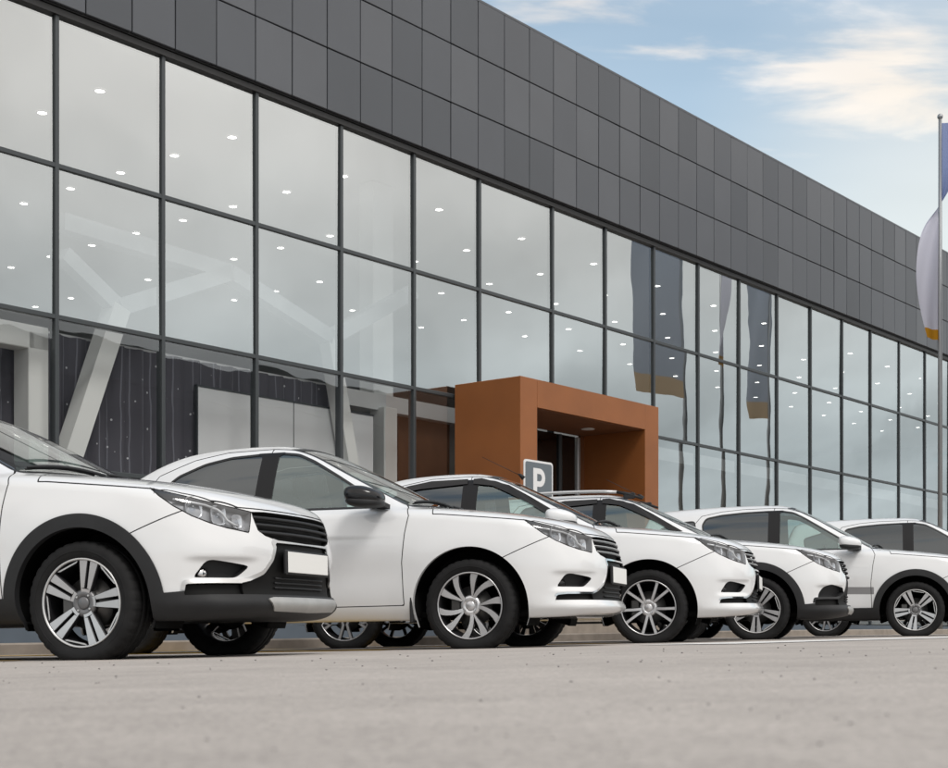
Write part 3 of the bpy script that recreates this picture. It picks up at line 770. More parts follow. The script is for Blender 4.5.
# ------------------------------------------------------------------ cars
PROT = {}
def car(name, lab, kind, pos, yaw, rim='swirl', cross=False, stripe=False, blackfront=False, rails=False, deflect=False, mirror='white', antenna=True, spins=(0, 0), darkfront=False, lift=0.0, plate=True, mudflap=False):
    sh, st, ar = car_state(kind, cross, stripe, blackfront)
    root = empty(name, lab, 'car', 'white cars parked in a row before the glass facade')
    wb = sh.wb
    def part(n, m, b=None): return b.build(n, m, root)
    V, Nn = st['V'], st['N']
    fr = (V[:, 0] > .05) & (V[:, 1] < -.0) & (V[:, 2] < 1.0) & (np.abs(Nn[:, 2]) < .93)
    Vf, Nf = V[fr], Nn[fr]; pf = (-Vf[:, 1]-Vf[:, 0])/1.41421
    def at(p, z):
        i = np.argmin((pf-p)**2+(Vf[:, 2]-z)**2); return Vf[i], Nf[i]
    ff = (V[:, 0] > .5); Vy, Ny = V[ff], Nn[ff]
    def atf(y, z):
        i = np.argmin((Vy[:, 1]-y)**2+(Vy[:, 2]-z)**2-(Vy[:, 0]*1e-4)); return Vy[i], Ny[i]
    body = extract(st, ['body', 'rear_door'] if False else 'body', 'body', M_white, root)
    extract(st, 'wtrim', 'window_seal', M_trim, body, .001, .003)
    extract(st, 'hood', 'hood', M_white, root)
    bp = extract(st, 'bumper', 'bumper', M_white, root)
    nL = lambda c: c[:, 1] < 0
    pL = lambda c: c[:, 1] > 0
    for sel, sg in ((nL, -1), (pL, 1)):
        d = extract(st, 'front_door', 'door', M_white, root, sel=sel)
        extract(st, 'fwin', 'window', M_glassr if darkfront else M_glassf, d, -.003, sel=sel)
        h = MB(); hx, hz = -1.35, .845; y = float(side_w(sh, np.array([hx]), np.array([hz]))[0])
        h.ellipsoid((hx, sg*(y+.022), hz), (.095, .014, .017), 0, 16, 8, .7); h.ellipsoid((hx+.02, sg*(y-.004), hz-.004), (.07, .008, .03), 1, 16, 8, .8)
        h.build('handle', [M_whitesolid, M_gap], d)
        d2 = extract(st, 'rear_door', 'door', M_white, root, sel=sel)
        extract(st, 'rwin', 'window', M_glassr, d2, -.003, sel=sel)
        h = MB(); hx = -2.2+(wb+2.635); y = float(side_w(sh, np.array([hx]), np.array([hz+.02]))[0])
        h.ellipsoid((hx, sg*(y+.022), hz+.02), (.095, .014, .017), 0, 16, 8, .7)
        h.build('handle', [M_whitesolid], d2)
        if stripe: extract(st, 'stripe', 'side_stripe', M_stripe, body, .001, sel=sel)
        if kind != 'sedan': extract(st, 'qwin', 'quarter_window', M_glassr, body, -.003, sel=sel)
        extract(st, 'gap', 'shut_line', M_gap, body, -.002, sel=lambda c, q=sel: q(c) & ((c[:, 0] > -.38) | ((np.abs(c[:, 1]) < .64) & (c[:, 0] > -.6))))
        fs_ = lambda c: (c[:, 0] > -.38) | ((np.abs(c[:, 1]) < .64) & (c[:, 0] > -.6))
        bs_ = lambda c: (np.abs(c[:, 0]+1.545) < .012) & (c[:, 2] < 1.0)
        for rule in (lambda c: (c[:, 0] > -1.0) & ~fs_(c), lambda c: bs_(c), lambda c: (c[:, 0] <= -1.0) & ~bs_(c)):
            extract(st, 'gap', 'shut_line', M_gap, body, -.002, sel=lambda c, q=sel, r=rule: q(c) & r(c))
        extract(st, 'pillar', 'pillar_trim', M_pillar, body, .001, .003, sel=sel)
        extract(st, 'strip', 'intake', M_deep, root, -.022, -.024, sel=sel)
        extract(st, 'tail', 'tail_lamp', M_red, root, .002, .01, sel=sel)
        # headlight: clear lens over a housing with two bowls and an indicator
        ln = extract(st, 'head', 'headlight', M_lens, root, .001, .004, sel=sel)
        hs = extract(st, 'head', 'lamp_housing', M_lamphouse, ln, -.045, -.046, sel=sel)
        b = MB()
        for (p, z, r, dep, mt) in ((.105, .772, .048, .030, 0), (-.025, .730, .044, .028, 0), (-.140, .706, .030, .018, 0)):
            c, n = at(p, z); c = c-n*.036; dr = np.array([.86, -.42, .10]); dr /= np.linalg.norm(dr)
            if sg > 0: c = c*[1, -1, 1]; dr = dr*[1, -1, 1]
            u = np.cross(dr, [0, 0, 1]); u /= np.linalg.norm(u); w = np.cross(u, dr)
            prof = [(r*1.05, dep), (r, dep), (r*.86, dep*.3), (r*.5, -.002), (0.0, -.006)]
            vs = []; fs = []; nn = 20
            for k in range(nn):
                a = 2*PI*k/nn; ca, sa = math.cos(a), math.sin(a)
                e = .55; ca = math.copysign(abs(ca)**e, ca); sa = math.copysign(abs(sa)**e, sa)
                for q, o in prof: vs.append(c+u*ca*q+w*sa*q*1.1+dr*(o-.012))
            mm = len(prof)
            for k in range(nn):
                for j in range(mm-1): fs.append((k*mm+j, k*mm+j+1, ((k+1) % nn)*mm+j+1, ((k+1) % nn)*mm+j))
            b.add(vs, fs, 0, True)
            s0 = c+dr*(dep*.25); b.ellipsoid(s0, (r*.36, r*.36, r*.36), 1, 12, 8)
        b.build('reflector', [M_reflector, M_lens], ln)
        b = MB(); pts = []
        for p, z in ((.20, .818), (.12, .802), (.04, .784), (-.03, .764), (-.055, .738), (-.075, .708), (-.11, .686), (-.145, .676)):
            c, n = at(p, z); c = c-n*.020
            pts.append(c*[1, -1, 1] if sg > 0 else c)
        b.tube(pts, .0075, 8, 0); b.build('light_strip', [M_satin], ln)
        # fog pocket
        fo = extract(st, 'fog', 'fog_lamp', M_black, root, -.045, -.046, sel=sel)
        b = MB(); c, n = at(.062, .428)
        c = c-n*.030
        if sg > 0: c = c*[1, -1, 1]
        if not blackfront:
            b.lathe([(.0, .018), (.020, .017), (.026, .010), (.030, .012), (.031, -.02)], 20, 0, axis='x', center=c)
            b.build('fog_bulb', [M_chrome if cross else M_gloss], fo)
        # mirror
        b = MB(); mz = 1.045; mx = -.635
        v0 = len(b.v); b.ellipsoid((0, 0, .010), (.125, .115, .068), 0, 28, 16, .70); b.ellipsoid((.004, 0, -.034), (.120, .113, .040), 1, 28, 16, .70)
        b.v[v0:] = [(mx-.055+x-.25*abs(y+.115)*0, sg*(.985+y-.25*x), mz+z*(1-1.9*max(0, x))-.12*x) for x, y, z in b.v[v0:]]
        b.beam((mx+.02, sg*.80, .990), (mx+.0, sg*.92, mz-.035), .09, .03, 1)
        b.add([(-.60, sg*.835, .992), (-.72, sg*.822, .995), (-.67, sg*.80, 1.055), (-.60, sg*.80, .99), (-.72, sg*.78, .99), (-.67, sg*.77, 1.055)], [(0, 1, 2), (0, 3, 4, 1), (0, 2, 5, 3), (1, 4, 5, 2)], 1)
        mm = {'white': [M_whitesolid, M_black], 'black': [M_gloss, M_black], 'folded': [M_whitesolid, M_black]}[mirror]
        me = b.mesh('mirror', mm)
        if mirror != 'folded' or sg > 0: put('mirror', me, root)
        # wheel arch lip and liner
        for k, ax in enumerate((0.0, wb)):
            n = 64; vs = []; mats_f = []
            for i in range(n+1):
                a = math.radians(-20+220*i/n); x = ax+ar*math.cos(a); z = .29+ar*math.sin(a)
                yo = float(side_w(sh, np.array([x]), np.array([max(z, .21)]))[0])-.003
                for yy, rr in ((yo, ar), (yo-.028, ar-.001), (yo-.03, ar+.012), (.50, ar+.015)):
                    vs.append((ax+rr*math.cos(a), sg*yy, .29+rr*math.sin(a)))
            f0 = []; f1 = []
            for i in range(n):
                q = i*4
                f0.append((q, q+1, q+5, q+4)); f1 += [(q+1, q+2, q+6, q+5), (q+2, q+3, q+7, q+6)]
            b = MB(); b.add(vs, f0, 1 if cross else 0, True); b.add(vs, f1, 2, True)
            cc = [(ax, sg*.50, .29)]+[vs[i*4+3] for i in range(n+1)]
            b.add(cc, [(0, i+1, i+2) for i in range(n)], 2)
            b.build('arch_liner', [M_whitesolid, M_black, M_liner], root)
            add_wheel(root, ax, sg, rim, spins[k]+(.6 if sg > 0 else 0))
        if mudflap:
            b = MB(); b.box(-.425, -.405, min(sg*.87, sg*.66), max(sg*.87, sg*.66), .185, .40, 0, .006); b.build('mudflap', [M_black], root)
        if deflect:
            wz = {'sedan': .044, 'wagon': .034, 'hatch': .078}[kind]
            for poly in ([(-.70, 1.075), (-.80, 1.132+wz*.1), (-1.0, 1.255+wz*.15), (-1.2, 1.360+wz*.4), (-1.45, 1.408+wz), (-1.52, 1.405+wz), (-1.52, 1.36+wz), (-1.35, 1.335+wz), (-1.2, 1.285+wz*.5), (-1.0, 1.188+wz*.2), (-.8, 1.075)],
                         [(-1.57, 1.405+wz), (-1.9, 1.40+wz), (-2.1, 1.365+wz), (-2.2, 1.335+wz), (-2.2, 1.29+wz), (-2.0, 1.33+wz), (-1.57, 1.36+wz)]):
                vs = []
                for x, z in poly:
                    P = np.array([[x, 0, z]]); yy = float(sh.Wg(np.array([z]))[0]+sh.Wgx(np.array([x]))[0])
                    vs.append((x, sg*(yy+.012), z))
                vs2 = [(x, y-sg*.004, z) for x, y, z in vs]; n = len(vs)
                b = MB(); b.add(vs+vs2, [tuple(range(n)), tuple(range(2*n-1, n-1, -1))]+[(i, (i+1) % n, n+(i+1) % n, n+i) for i in range(n)], 0)
                b.build('wind_deflector', [M_gloss], root)
        if rails:
            b = MB(); pts = []; 
            for x in np.linspace(-1.12, -3.05, 16):
                zz = float(sh.Hr(np.array([x]))[0])-.055*(.56/.6)**2
                t = (x+1.12)/(-1.93); lift_ = .047*min(1, min(t, 1-t)*7)**.6
                pts.append((x, sg*.575, zz+lift_-.004))
            b.tube(pts[2:], .016, 10, 1); b.tube(pts[:3], [.012, .017, .0162], 10, 0)
            for x in (-1.25, -2.2, -2.98):
                zz = float(sh.Hr(np.array([x]))[0])-.055*(.56/.6)**2
                b.box(x-.06, x+.06, sg*.575-.014, sg*.575+.014, zz-.02, zz+.042, 0, .01)
            b.build('roof_rail', [M_black, M_satin], root)
    extract(st, 'shield', 'windshield', M_glassw, root, -.002)
    extract(st, 'backlight', 'rear_window', M_glassr, root, -.002)
    # grille: recessed dark mesh and bars following the nose
    gr = extract(st, 'grille', 'grille', M_gap, root, -.035, -.036)
    for k, z in enumerate((.724, .686, .648)):
        hw = (.458, .455, .435)[k]; b = MB(); pts = []
        for y in np.linspace(-hw, hw, 25):
            c, n = atf(y, z); pts.append((c[0]-.010-abs(y)*.004, y, z))
        b.tube(pts, .0125, 10, 0, True, .75)
        if not cross: b.tube([(q[0]+.009, q[1], q[2]+.007) for q in pts], .0035, 6, 1)
        b.build('grille_bar', [M_black if cross else M_gloss, M_satin], gr)
    if not cross:
        extract(st, 'chrome', 'chrome_trim', M_chrome, root, .004, .010)
    else:
        extract(st, 'chrome', 'bumper_trim', M_black if blackfront else M_satin, root, .004, .010)
    it = extract(st, 'intake', 'intake', M_deep, root, -.018, -.020)
    b = MB()
    for z in ((.345, .375, .405) if not cross else (.36, .385, .41)):
        pts = []
        for y in np.linspace(-.30, .30, 13):
            c, n = atf(y, z); pts.append((c[0]-.012, y, z))
        b.tube(pts, .006, 6, 0)
    b.build('intake_bar', [M_black], it)
    # blank number plate
    c, n = atf(0, .495); px = c[0]+.012
    if plate:
        b = MB(); b.box(px-.020, px, -.275, .275, .430, .562, 0, .006); pb = b.build('plate_frame', [M_black], root)
        b = MB(); b.box(px+.0005, px+.004, -.258, .258, .442, .552, 0, .003); b.build('number_plate', [M_plate], root)
    if cross:
        extract(st, 'clad', 'cladding', M_black, root, .009, .014)
        extract(st, 'skid', 'skid_plate', M_skid, root, .018, .020)
    # wipers
    for (p0, p1) in (((-.37, -.05), (-.46, -.66)), ((-.36, .55), (-.40, .02))):
        b = MB(); pts = []
        for k in range(9):
            t = k/8; x = p0[0]+(p1[0]-p0[0])*t; y = p0[1]+(p1[1]-p0[1])*t
            wx, wz, wk = sh.ws; z = wz+(x-wx+.24*y*y)/wk
            z = max(z, float(sh.Ht(np.array([x]))[0]-.045*(abs(y)/.75)**2)) + .018+.012*math.sin(PI*t)
            pts.append((x+.02, y, z))
        b.tube(pts, [.010]+[.009]*7+[.005], 8, 0); b.tube([(q[0]-.012, q[1], q[2]-.010) for q in pts[1:]], .006, 6, 0)
        b.build('wiper', [M_black], root)
    b = MB(); b.box(-.50, -.40, -.60, .60, .955, .985, 0, .004); b.build('cowl', [M_black], root)
    if antenna:
        zt = float(sh.Hr(np.array([-1.22]))[0]); b = MB()
        b.tube([(-1.20, 0, zt-.01), (-1.23, 0, zt+.02), (-1.25, 0, zt+.03)], [.022, .014, .006], 8, 0); b.tube([(-1.24, 0, zt+.022), (-1.58, 0, zt+.20)], [.0035, .0025], 6, 0)
        b.build('antenna', [M_black], root)
    # cabin
    b = MB()
    for y0 in (-.37, .37):
        b = MB()
        b.box(-1.55, -1.02, y0-.24, y0+.24, .46, .60, 0, .05)
        v0 = len(b.v); b.box(-.06, .06, y0-.23, y0+.23, 0, .60, 0, .05)
        b.v[v0:] = [(x-1.52-.28*z, y, z+.56) for x, y, z in b.v[v0:]]
        v0 = len(b.v); b.box(-.045, .045, y0-.13, y0+.13, 0, .19, 0, .04)
        b.v[v0:] = [(x-1.70-.1*z, y, z+1.18) for x, y, z in b.v[v0:]]
        b.build('seat', [M_interior], root)
    b = MB(); b.box(-2.55, -2.05, -.62, .62, .46, .60, 0, .05)
    v0 = len(b.v); b.box(-.07, .07, -.62, .62, 0, .58, 0, .05); b.v[v0:] = [(x-2.42-.25*z, y, z+.56) for x, y, z in b.v[v0:]]
    for y0 in (-.38, .38):
        v0 = len(b.v); b.box(-.04, .04, y0-.12, y0+.12, 0, .15, 0, .04); b.v[v0:] = [(x-2.58, y, z+1.13) for x, y, z in b.v[v0:]]
    b.build('seat', [M_interior], root)
    b = MB(); b.box(-.85, -.40, -.70, .70, .70, .965, 0, .05); b.build('dashboard', [M_dash], root)
    b = MB(); vs = []
    pts = [(-.98-.05*math.sin(a)*.9, .37+.185*math.cos(a), .93+.17*math.sin(a)) for a in np.linspace(0, 2*PI, 25)]
    b.tube(pts, .016, 8, 0); b.beam((-.98, .20, .93), (-.98, .54, .93), .03, .05, 0); b.build('steering_wheel', [M_dash], root)
    b = MB(); b.box(-3.25 if kind != 'hatch' else -3.05, .60, -.66, .66, .215, .26, 0, .01); b.box(-.35, .55, -.48, .48, .26, .62, 0, .02)
    b.box(-.9, -.4, -.80, .80, .22, .46, 0)
    b.box(wb+.42, -.42, -.78, .78, .205, .30, 0, .02)
    b.build('underbody', [M_liner], root)
    # place
    c, s_ = math.cos(yaw), math.sin(yaw)
    ox, oy = pos[0]+.84*s_, pos[1]+.84*c
    slope = 0.02*(1-math.tanh(ox/8)**2)
    Rm = Matrix.Rotation(-math.atan(slope), 4, 'Y') @ Matrix.Rotation(-yaw, 4, 'Z')
    root.matrix_world = Matrix.Translation((ox, oy, ground_z(ox))) @ Rm
    if lift:
        for ch in root.children:
            if ch.name.split('.')[0] != 'wheel': ch.location.z += lift
    return root

R = math.radians
car('crossover_car', 'nearest white car with black arch cladding and silver skid plate, cut off at left', 'sedan', (-1.99, 7.48), R(18), 'split', cross=True, mirror='black', spins=(R(-6), .3), lift=.0, antenna=False)
car('sedan_car', 'white sedan with black mirror and swirling spoke wheels, beside the nearest black clad car', 'sedan', (-.02, 9.94), R(16), 'swirl', mirror='black', spins=(R(8), .9), mudflap=True, antenna=False)
car('sedan_car', 'white sedan with white mirror and thin spoke silver wheels, before the parking sign', 'sedan', (1.446, 12.1), R(13.5), 'pair', deflect=True, mirror='white', spins=(R(17), .3))
car('estate_car', 'white car with roof rails and black arch cladding, before the brown porch', 'wagon', (2.72, 14.1), R(15), 'split', cross=True, blackfront=True, rails=True, deflect=True, mirror='folded', spins=(R(20), .5), lift=.0, plate=False)
car('hatchback_car', 'white hatchback with a grey stripe along its door and black arch cladding', 'hatch', (4.91, 16.3), R(16), 'split', cross=True, stripe=True, mirror='white', spins=(R(28), .2), lift=.0, antenna=False)
car('estate_car', 'farthest white car with dark tinted side glass, behind the grey striped hatchback', 'hatch', (7.1, 18.5), R(16), 'pair', darkfront=True, mirror='white', spins=(R(5), .2), antenna=False)

# ------------------------------------------------------------------ building
ang = math.atan2(FY, FX)
bld = empty('dealership_building', 'long glass fronted car showroom with dark grey panel fascia above its curtain wall', 'building')
NX, NY = FY, -FX
bld.location = (-NX*D, -NY*D, 0); bld.rotation_euler = (0, 0, ang)
def t_of(px): return 3.4e4/(1660-px)-11.33
T_M = [t_of(x) for x in (54.5, 161, 254.7, 339.5, 412.5, 478, 551, 604, 652.5, 697, 738, 776, 809.5, 841, 869.5, 898, 924)]
pw = 1.574
while T_M[0] > 2.5: T_M.insert(0, T_M[0]-pw)
while T_M[-1] < 52: T_M.append(T_M[-1]+pw)
T0, T1 = T_M[0], T_M[-1]
ZR = [.34, 1.98, 3.675, 5.375, 7.09]
ZF = [7.10, 7.985, 8.855, 9.71]
# glass panes: each one a sheet of its own
def quad_box(b, t0, t1, y0, y1, z0, z1, m=0): b.box(t0, t1, y0, y1, z0, z1, m)
PORCH = (16.77, 20.5)
for i in range(len(T_M)-1):
    vis = t_of(-60) < T_M[i+1] and T_M[i] < t_of(1010)
    for j in range(len(ZR)-1):
        if j < 2 and T_M[i] > PORCH[0]-.2 and T_M[i+1] < PORCH[1]+.2: pass
        a, c = T_M[i]+.03, T_M[i+1]-.03; z0, z1 = ZR[j]+.03, ZR[j+1]-.03
        b = MB(); tx = random.gauss(0, .0026); tz = random.gauss(0, .0026)
        n = 8
        w, h = c-a, z1-z0
        b.add([(a, .012-tx*w/2-tz*h/2, z0), (c, .012+tx*w/2-tz*h/2, z0), (c, .012+tx*w/2+tz*h/2, z1), (a, .012-tx*w/2+tz*h/2, z1)], [(0, 1, 2, 3)], 0)
        if vis and j >= 1:
            b.build('window_pane', [M_fglass if j >= 2 or T_M[i] > PORCH[1]-.6 else M_fglass2], bld)
        else:
            if 'rest' not in globals(): rest = MB()
            rest.v, rest.f = rest.v, rest.f
            rest.add(b.v, b.f, 0)
ro = rest.build('window_pane', [M_fglass], bld)
for t in T_M:
    b = MB(); b.box(t-.026, t+.026, -.022, .09, .34, 7.10, 0, .005); b.build('mullion', [M_mull], bld)
for z in ZR[1:4]:
    b = MB()
    b.box(T0, T1, -.016, .085, z-.027, z+.027, 0, .005); b.build('transom', [M_mull], bld)
b = MB(); b.box(T0, T1, -.05, .12, 7.06, 7.13, 0); b.box(T0, T1, -.02, .12, 7.13, 7.17, 0); b.build('head_trim', [M_head], bld)
b = MB(); b.box(T0, T1, -.06, .14, -.25, .345, 0); b.build('plinth', [M_plinth], bld)
# fascia panels (one cladding part)
b = MB(); pwid = .646; t = t_of(29.5)
while t > T0: t -= pwid
while t < T1+.1:
    for j in range(3):
        z0, z1 = ZF[j]+.05*(j == 0), ZF[j+1]
        dx = random.gauss(0, .002); dz = random.gauss(0, .002)
        v0 = len(b.v)
        b.box(t+.008, t+pwid-.008, -.11, -.07, z0+.008, z1-.008, random.choice((0, 0, 1, 2)), .006)
        b.v[v0:] = [(x, y+dx*(x-t-pwid/2)/pwid*2+dz*(z-z0-.4), z) for x, y, z in b.v[v0:]]
    t += pwid
b.build('fascia_cladding', [M_panel, M_panel2, M_panel3], bld)
b = MB(); b.box(T0, T1+.5, -.066, .30, 7.14, 9.69, 0); b.box(T0, T1+.5, -.112, .32, 9.70, 9.735, 1); b.build('fascia_frame', [M_head, M_panel], bld)
DEP = 17.0
b = MB(); b.box(T0, T1, .33, DEP, 8.9, 9.2, 0); b.build('roof', [M_roof], bld)
b = MB(); b.box(T0, T1, .13, DEP, 7.08, 7.30, 0); b.build('ceiling', [M_ceil], bld)
b = MB(); b.box(T0, T1, .15, DEP, .05, .30, 0); b.build('floor', [M_floor], bld)
b = MB(); b.box(T0, T1, DEP, DEP+.3, -.2, 9.2, 0); b.box(T0-.3, T0, -.1, DEP, -.2, 9.7, 1); b.box(T1, T1+.3, -.06, DEP, -.2, 9.7, 1); b.build('wall', [M_inwall, M_panel], bld)
# recessed lamps in the showroom ceiling
spots = []
for i in range(-2, 17):
    for k in range(11):
        if k > (9 if i < 4 else 6 if i < 7 else 4): continue
        t = 11.57+2.235*i; q = 1.52+1.245*k
        wx_ = bld.location.x+t*FX-q*FY; wy_ = bld.location.y+t*FY+q*FX
        px = 474+FPX*wx_/wy_
        if -20 < px < 960: spots.append((wy_, t, q))
spots.sort()
b0 = MB(); b0.lathe([(.0, -.012), (.062, -.012), (.0621, -.010)], 20, 0, axis='z'); b0.lathe([(.063, -.004), (.063, -.016), (.078, -.014), (.080, -.001)], 20, 1, axis='z')
lampm = b0.mesh('downlight', [M_lamp, M_ring])
for k, (_, t, q) in enumerate(spots[:96]):
    put('downlight', lampm, bld, (t, q, 7.079))
b = MB()
for _, t, q in spots[96:]:
    b.lathe([(.0, -.012), (.062, -.012), (.0621, -.010)], 12, 0, axis='z', center=(t, q, 7.079)); b.lathe([(.063, -.016), (.078, -.014), (.080, -.001)], 12, 1, axis='z', center=(t, q, 7.079))
o = b.build('downlight', [M_lamp, M_ring], bld); o['kind'] = 'stuff'
# white steel tree columns behind the glass
def fac(px, py, q):
    """point q metres behind the facade plane seen at pixel (px,py)"""
    t = 3.4*(1e4/(1660-px))*(D+q)/D-11.33-q*FX/FY
    Z = (1887*(D+q)/(1660-px)); z = CAMH+(637-py)*Z/FPX
    return (t, q, z)
def brace(p, q, w=.26, dpt=.30, m=None):
    b = MB(); b.beam(p, q, w, dpt, 0, up=(0, 1, 0)); b.build('brace', [m or M_steel], bld)
Q = .5
J1 = fac(115, 308, Q); J2 = fac(327, 338, Q); A1 = fac(226, 273, Q)
brace(fac(62, 470, Q), J1, .24, .24); brace(J1, A1, .2, .2, M_steel_dim); brace(fac(58, 222, Q), A1, .2, .2, M_steel_dim); brace(A1, J2, .2, .2, M_steel_dim); brace(J1, fac(60, 254, Q), .18, .18, M_steel_dim)
brace(J2, fac(410, 292, Q), .2, .2, M_steel_dim); brace(fac(350, 480, Q), J2, .2, .2)
def colm(px0, px1, q, z1, m=M_steel, d=.3):
    b = MB(); t0 = fac(px0, 400, q)[0]; t1 = fac(px1, 400, q)[0]; b.box(t0, t1, q, q+d, .3, z1, 0, .01); b.build('column', [m], bld)
colm(27, 47, .35, 3.55); colm(372, 392, 1.3, 7.07); colm(383, 396, .7, 3.5, M_steel)
b = MB(); t0 = T0; t1 = fac(47, 400, .35)[0]; b.box(t0, t1, .35, .6, 3.35, 3.62, 0, .01); b.build('lintel', [M_steel], bld)
# floor slab edge behind the second transom
b = MB(); b.box(T0, T1, .83, DEP, 3.46, 3.70, 0); b.build('mezzanine_slab', [M_inwall], bld)
b = MB(); b.box(T0, T1, 6.0, 6.12, .3, 3.46, 0); b.build('partition', [M_pgrey], bld)

# brown entrance porch
p0, p1 = PORCH; PZ = 3.83; TH = .405; PQ = 1.29
pr = None
b = MB(); b.box(p0, p0+TH, -PQ, -.061, .42, PZ, 0, .006); b.box(p1-TH, p1, -PQ, -.061, .42, PZ, 0, .006); b.box(p0+TH+.001, p1-TH-.001, -PQ+.001, -.05, PZ-TH, PZ-.001, 0)
pr = b.build('porch', [M_corten], bld, True); pr['label'] = 'brown box shaped entrance porch standing out from the glass'
b = MB(); b.box(p0-.25, p1+.25, -PQ-.5, -.062, -.15, .30, 0, .01); b.box(p0-.05, p1+.05, -PQ-.12, -.062, .301, .418, 0, .01); b.build('step', [M_kerb], pr)
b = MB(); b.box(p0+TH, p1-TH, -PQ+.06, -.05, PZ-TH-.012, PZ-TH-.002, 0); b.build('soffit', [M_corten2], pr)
for tt in (p0+1.0, p1-1.1):
    b = MB(); b.lathe([(.0, -.006), (.09, -.006), (.105, -.010), (.108, 0)], 20, 0, axis='z', center=(tt, -.65, PZ-TH-.013)); b.build('soffit_lamp', [M_ring], pr)
bk = MB(); bk.box(p0+TH, p1-TH, -.048, -.02, .3, PZ-TH, 0); 
dr = MB(); dr.box(p0+TH+.02, 19.86, -.075, -.05, .32, 3.38, 0); dr.build('door_glass', [M_glassr], pr)
for tt in (p0+TH+.04, 18.75, 19.42, 19.93):
    b = MB(); b.box(tt-.035, tt+.035, -.11, -.048, .32, 3.38, 0, .006); b.build('door_frame', [M_door if tt > 19.8 else M_mull], pr)
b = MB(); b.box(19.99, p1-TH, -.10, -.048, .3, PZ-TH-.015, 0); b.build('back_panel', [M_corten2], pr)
b = MB(); b.box(19.5, 19.8, .9, .96, .31, 3.4, 0); b.build('inner_panel', [M_head], pr)

# things inside the showroom behind the glass
def in_building(o):
    o.matrix_world = bld_m; return o
bpy.context.view_layer.update(); bld_m = bld.matrix_world.copy()
b = MB(); n = 260; ta, tb = T0+.3, t_of(372); vs = []
for i in range(n+1):
    t = ta+(tb-ta)*i/n; y = .75+.035*math.sin(t*21)+.015*math.sin(t*47)
    vs += [(t, y, .31), (t, y, 3.66)]
b.add(vs, [(2*i, 2*i+2, 2*i+3, 2*i+1) for i in range(n)], 0, True)
o = b.build('curtain', [M_curtain]); in_building(o); tag(o, 'dark curtain with thin light strings behind the ground floor glass', 'curtain')
b = MB(); qb = .64; a = fac(196, 400, qb)[0]; c = fac(372, 400, qb)[0]; zt = fac(196, 386, qb)[2]
b.box(a, c, qb, qb+.04, .32, zt, 0, .008); b.box(a-.02, a, qb-.01, qb+.05, .32, zt+.02, 1); b.box(a-.02, c, qb-.01, qb+.05, zt, zt+.02, 1); m_ = fac(292, 400, qb)[0]; b.box(m_-.006, m_+.006, qb-.004, qb, .32, zt, 1)
o = b.build('display_board', [M_board, M_mull]); in_building(o); tag(o, 'large white board behind the ground floor glass, before the dark curtain', 'board')
b = MB(); b.box(fac(397, 400, 1.0)[0], fac(448, 400, 1.0)[0], 1.0, 1.08, .31, 3.5, 0); o = b.build('wood_screen', [M_dkbrown]); in_building(o); tag(o, 'dark brown wooden screen behind the glass just left of the porch', 'screen')

# ------------------------------------------------------------------ ground
def gsheet(name, pts, mat, dz, kind='structure', nx=1):
    """strip of quads following the ground from a list of (left, right) point pairs"""
    b = MB(); vs = []; fs = []
    for k, (p, q) in enumerate(pts):
        vs += [(p[0], p[1], ground_z(p[0])+dz), (q[0], q[1], ground_z(q[0])+dz)]
    for k in range(len(pts)-1): fs.append((2*k, 2*k+1, 2*k+3, 2*k+2))
    b.add(vs, fs, 0); o = b.build(name, [mat], recalc=False); o['kind'] = kind; return o
xs = sorted(set([-900, -500, -250, -120, -60]+[round(v, 2) for v in np.linspace(-40, 40, 161)]+[60, 120, 250, 500, 900]))
ys = [-900, -300, -100, -40, -15, -5]+[round(v, 2) for v in np.linspace(-2, 40, 60)]+[60, 120, 300, 900]
b = MB(); vs = [(x, y, ground_z(x)) for x in xs for y in ys]; ny = len(ys)
b.add(vs, [(i*ny+j, (i+1)*ny+j, (i+1)*ny+j+1, i*ny+j+1) for i in range(len(xs)-1) for j in range(ny-1)], 0, True)
o = b.build('ground', [M_asphalt]); o['kind'] = 'structure'
def P2(t, q): return (-NX*D+t*FX+NX*q, -NY*D+t*FY+NY*q)      # q metres in front of the facade
KQ = 3.3
ts = np.arange(T0-20, T1+20, .5)
b = MB(); rows = [(KQ, .0), (KQ, .085), (KQ-.02, .10), (KQ-.15, .10)]
vs = []; 
for t in ts:
    for q, dz in rows:
        x, y = P2(t, q); vs.append((x, y, ground_z(x)+dz+(-.05 if dz == 0 else 0)))
m = len(rows); b.add(vs, [(i*m+j, (i+1)*m+j, (i+1)*m+j+1, i*m+j+1) for i in range(len(ts)-1) for j in range(m-1)], 0)
o = b.build('kerb', [M_kerb], recalc=True); o['kind'] = 'structure'
gsheet('pavement', [(P2(t, KQ-.15), P2(t, .05)) for t in ts], M_pave, .096)
# yellow bay line along the row and a white lane line in front of the right hand cars
def line(name, a, c, w, mat, n=40, dz=.004):
    a = Vector(a); c = Vector(c); d = (c-a).normalized(); s_ = Vector((-d.y, d.x))*w/2
    gsheet(name, [((a+(c-a)*k/n)-s_ if True else 0, (a+(c-a)*k/n)+s_) for k in range(n+1)][::1], mat, dz)
def flip(o): pass
def bay(px, Z, name, mat, back=5.2, w=.14):
    x = (px-474)/FPX*Z; c_, s_ = math.cos(R(16)), math.sin(R(16))
    line(name, (x-back*c_, Z+back*s_), (x, Z), w, mat)
bay(18, 7.6, 'parking_marking', M_yellow); bay(392, 10.2, 'parking_marking', M_yellow, w=.5); bay(625, 12.3, 'parking_marking', M_yellow, w=.5); bay(745, 14.6, 'parking_marking', M_yellow)
line('lane_marking', (1.36, 9.6), (9.0, 17.6), .85, M_wmark)
